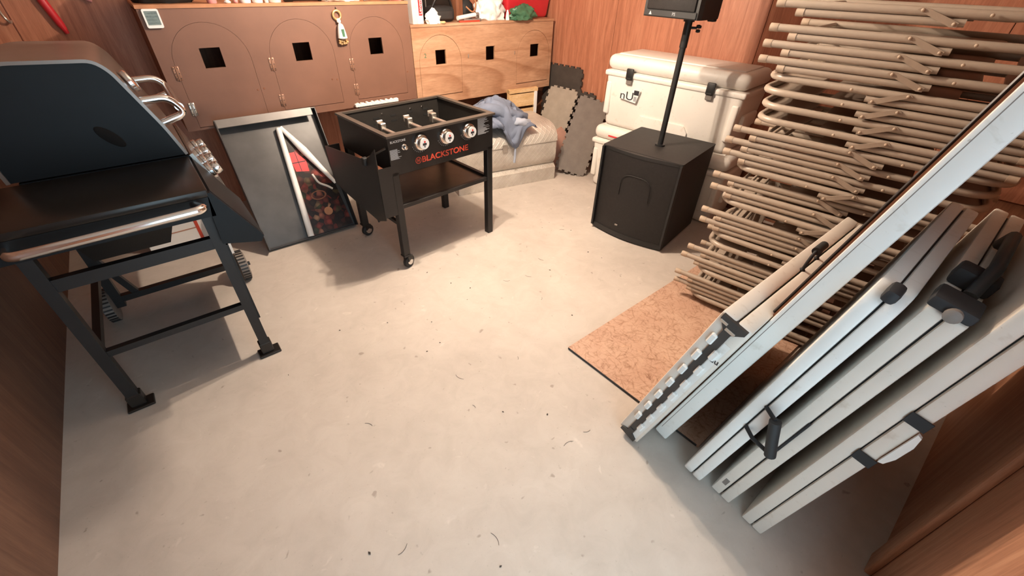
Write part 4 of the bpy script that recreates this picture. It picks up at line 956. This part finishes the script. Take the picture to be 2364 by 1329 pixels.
def strap_handle(t, side, c, half, drop, grip_mat='black_rubber', y=0.0, hang=(0, 0, 0)):
    """side 'L': on the end face x=0, along z. side 'T': on the top edge."""
    hx, hy, hz = hang
    if side == 'L':
        a = Vector((0.0, y, c+half)); b = Vector((0.0, y, c-half)); off_ = Vector((-drop, hy, hz))
    else:
        a = Vector((c-half, y, drop[0])); b = Vector((c+half, y, drop[0])); off_ = Vector((hx, hy, drop[1]))
    pa = a*0.86+b*0.14+off_; pb = b*0.86+a*0.14+off_
    h_ = MB().tube(fillet([a, a*0.9+pa*0.1+off_*0.3, pa, pb, b*0.9+pb*0.1+off_*0.3, b], 0.03, 5), 0.0055, 8).build('handle', 'strap_black', t)
    MB().tube([pa*0.9+pb*0.1, pb*0.9+pa*0.1], 0.0135, 12).build('grip', grip_mat, h_)
    m_ = MB()
    for e in (a, b): m_.lathe([(0.004, -0.006), (0.010, 0), (0.004, 0.006)], 8, Matrix.Translation(e))
    m_.build('anchor', 'strap_black', h_)['kind'] = 'stuff'
# T1: folded table standing on its long side, hinge end towards the camera, handle up
L1 = math.atan2(0.21, 0.79)
t1 = table_root('folded_table', 'folded beige and white table with hinge end showing, handle up, beside chairs', 1.085, 0.445, L1)
H1, W1 = 0.815, 1.0
for y0, y1 in ((0.0, 0.0465), (0.0515, 0.098)):
    slab(t1, 'half_top', W1, H1, y0, y1, 0.012, 'table_beige', 0.006)
MB().box((-0.004, 0.036, 0.012), (0.010, 0.062, H1-0.075)).build('hinge_channel', 'table_bracket', t1, 0)
MB().prism([(0.008, H1-0.02), (0.036, H1-0.05), (0.036, H1-0.08), (0.062, H1-0.08), (0.062, H1-0.05), (0.090, H1-0.02), (0.090, H1-0.004), (0.008, H1-0.004)], (), -0.0075, 0.012, 'YZ').build('hinge_bracket', 'table_bracket', t1, 0)
MB().rbox((-0.010, 0.028, H1-0.045), (-0.006, 0.060, H1-0.034), 0.001, 1).rbox((-0.010, 0.062, H1-0.030), (-0.006, 0.086, H1-0.02), 0.001, 1).build('latch', 'galvanized', t1)
MB().prism([(0.012, 0.0), (0.086, 0.0), (0.086, 0.02), (0.06, 0.035), (0.06, 0.06), (0.038, 0.06), (0.038, 0.035), (0.012, 0.02)], (), -0.0065, 0.008, 'YZ').build('hinge_bracket', 'table_bracket', t1, 0)
for i in range(7):      # interlocking hinge knuckles on both halves
    z = 0.09+i*0.092
    MB().rbox((-0.012, 0.020, z), (0.006, 0.040, z+0.045), 0.004, 1).build('knuckle', 'table_white', t1)
    MB().rbox((-0.012, 0.058, z+0.046), (0.006, 0.078, z+0.091), 0.004, 1).build('knuckle', 'table_white', t1)
MB().box((-0.0007, 0.012, 0.01), (0.0, 0.034, H1-0.09)).build('end_face', 'table_white', t1, 0)
strap_handle(t1, 'T', 0.50, 0.060, (H1, 0.065), y=0.049, hang=(0, 0.012, 0))
lettering('handwriting', 'du', 0.030, 'ink', t1, Matrix.Translation((-0.0015, 0.018, H1-0.17)) @ Matrix.Rotation(R(-90), 4, 'Z') @ fm @ Matrix.Rotation(R(14), 4, 'Z'))
# T2: long one-piece table standing on its short end
L2 = math.atan2(0.38, 1.46)
t2 = table_root('banquet_table', 'long white one-piece table standing on end, leaning over the folded tables', 1.190, 0.378, L2)
slab(t2, 'top', 0.70, 1.88, 0.0, 0.058, 0.02, 'table_white', 0.007)
MB().box((0.03, 0.0585, 0.03), (0.67, 0.064, 1.85)).build('shaded_underside', 'wall_wood_dark', t2, 0)  # dark brown puts the shade on the table's far face into its colour
MB().rbox((0.04, 0.0645, 0.10), (0.07, 0.072, 1.70), 0.003, 1).build('side_rail', 'griddle_steel', t2)
MB().tube([(0.001, 0.046, 0.06), (0.001, 0.046, 1.84)], 0.0016, 6).build('edge_groove', 'wheel_grey', t2)
# T3: folded table, rounded corners, handle on the end
L3 = math.atan2(0.19, 1.03)
def folded(name, label, x, yb, lean, w, h, th, gap, r, mat, group=None):
    t = table_root(name, label, x, yb, lean, group)
    slab(t, 'half_top', w, h, 0.0, th, r, mat, 0.006)
    slab(t, 'half_top', w, h, th+gap, 2*th+gap, r, mat, 0.006)
    MB().prism(rrect(0.012, 0.012, w-0.012, h-0.012, max(0.01, r-0.012), 6), (), th, th+gap, 'XZ').build('inner_core', 'strap_black', t, 30)
    return t
t3 = folded('folded_table', 'white folded table with rounded corners and hanging black handle', 1.120, 0.188, L3, 0.80, 1.06, 0.034, 0.005, 0.075, 'table_white')
MB().tube([(0.0, 0.0365, 0.568), (-0.022, 0.020, 0.580), (-0.043, -0.002, 0.588)], 0.0065, 8).build('handle_strap', 'strap_black', t3)
MB().tube([(0.0, 0.0365, 0.449), (-0.025, 0.000, 0.452), (-0.042, -0.055, 0.468)], 0.0065, 8).build('handle_strap', 'strap_black', t3)

MB().tube([(-0.045, -0.002, 0.590), (-0.046, -0.030, 0.530), (-0.045, -0.060, 0.468)], 0.0165, 14).build('grip', 'black_rubber', t3)
MB().rbox((-0.012, 0.022, 0.99+0.05), (0.05, 0.052, 1.075), 0.01, 2).build('latch_knob', 'strap_black', t3)
L4 = math.atan2(0.172, 1.03)
t4 = folded('folded_table', 'off-white folded table with small square plate near its foot', 1.160, 0.068, L4, 0.80, 1.045, 0.036, 0.005, 0.012, 'table_beige')
MB().rbox((-0.0015, 0.050, 0.075), (0.004, 0.066, 0.112), 0.001, 1).build('plate', 'wheel_grey', t4)
MB().rbox((-0.003, 0.035, 0.34), (0.004, 0.043, 0.57), 0.003, 1).build('strap', 'strap_black', t4)
kn4 = MB().rbox((-0.01, 0.0, 1.045), (0.07, 0.085, 1.075), 0.008, 2).build('leg_bracket', 'strap_black', t4)
MB().lathe([(0.016, 0), (0.016, 0.02), (0.010, 0.024)], 16, Matrix.Translation((0.0, 0.036, 1.055)) @ Matrix.Rotation(R(-90), 4, 'Y')).build('roller', 'wheel_grey', kn4)
MB().tube([(0.10, 0.03, 1.06), (0.16, 0.03, 1.11), (0.40, 0.03, 1.11), (0.46, 0.03, 1.06)], 0.014, 10).build('leg_tube', 'grill_frame', kn4)
MB().rbox((0.14, 0.0, 1.045), (0.20, 0.08, 1.09), 0.008, 2).build('clamp', 'strap_black', kn4)
L5 = math.atan2(0.145, 1.05)
t5 = folded('folded_table', 'grey white folded table nearest the wall with wide strap loops', 1.145, -0.062, L5, 0.80, 1.30, 0.036, 0.004, 0.012, 'table_beige')
for z in (0.585, 0.775):
    MB().rbox((-0.006, -0.004, z-0.018), (-0.002, 0.042, z+0.018), 0.001, 1).build('strap_loop', 'strap_black', t5)
MB().prism([(0.0, 0.61), (0.0, 0.75), (-0.010, 0.745), (-0.017, 0.71), (-0.017, 0.65), (-0.010, 0.615)], (), -0.010, 0.0, 'YZ').build('moulded_grip', 'table_white', t5, 30)

# ------------------------------------------------------------------ litter on the floor
lt = MB(); rd = random.Random(5)
for i in range(46):
    x = rd.uniform(0.0, 2.2); y = rd.uniform(0.35, 2.2)
    if y < 0.75 and x > 1.0: continue
    a = rd.uniform(0, 6.28); s = rd.uniform(0.003, 0.008)
    if i % 3:
        lt.add([(x+s*math.cos(a), y+s*math.sin(a), 0.001), (x+s*0.6*math.cos(a+1.9), y+s*0.6*math.sin(a+1.9), 0.004), (x-s*math.cos(a), y-s*math.sin(a), 0.001), (x+s*0.6*math.cos(a-1.7), y+s*0.6*math.sin(a-1.7), 0.0015)], [(0, 1, 2, 3)])
    else:
        L = rd.uniform(0.02, 0.05); pts = [(x+L*k/5*math.cos(a+k*0.12), y+L*k/5*math.sin(a+k*0.12), 0.0016) for k in range(6)]
        lt.tube(pts, 0.0007, 4)
lit = lt.build('floor_litter', 'leaf_bits', smooth=0); lit['kind'] = 'stuff'
tag(lit, 'scattered dark leaf bits and hairs on the concrete floor', 'litter')
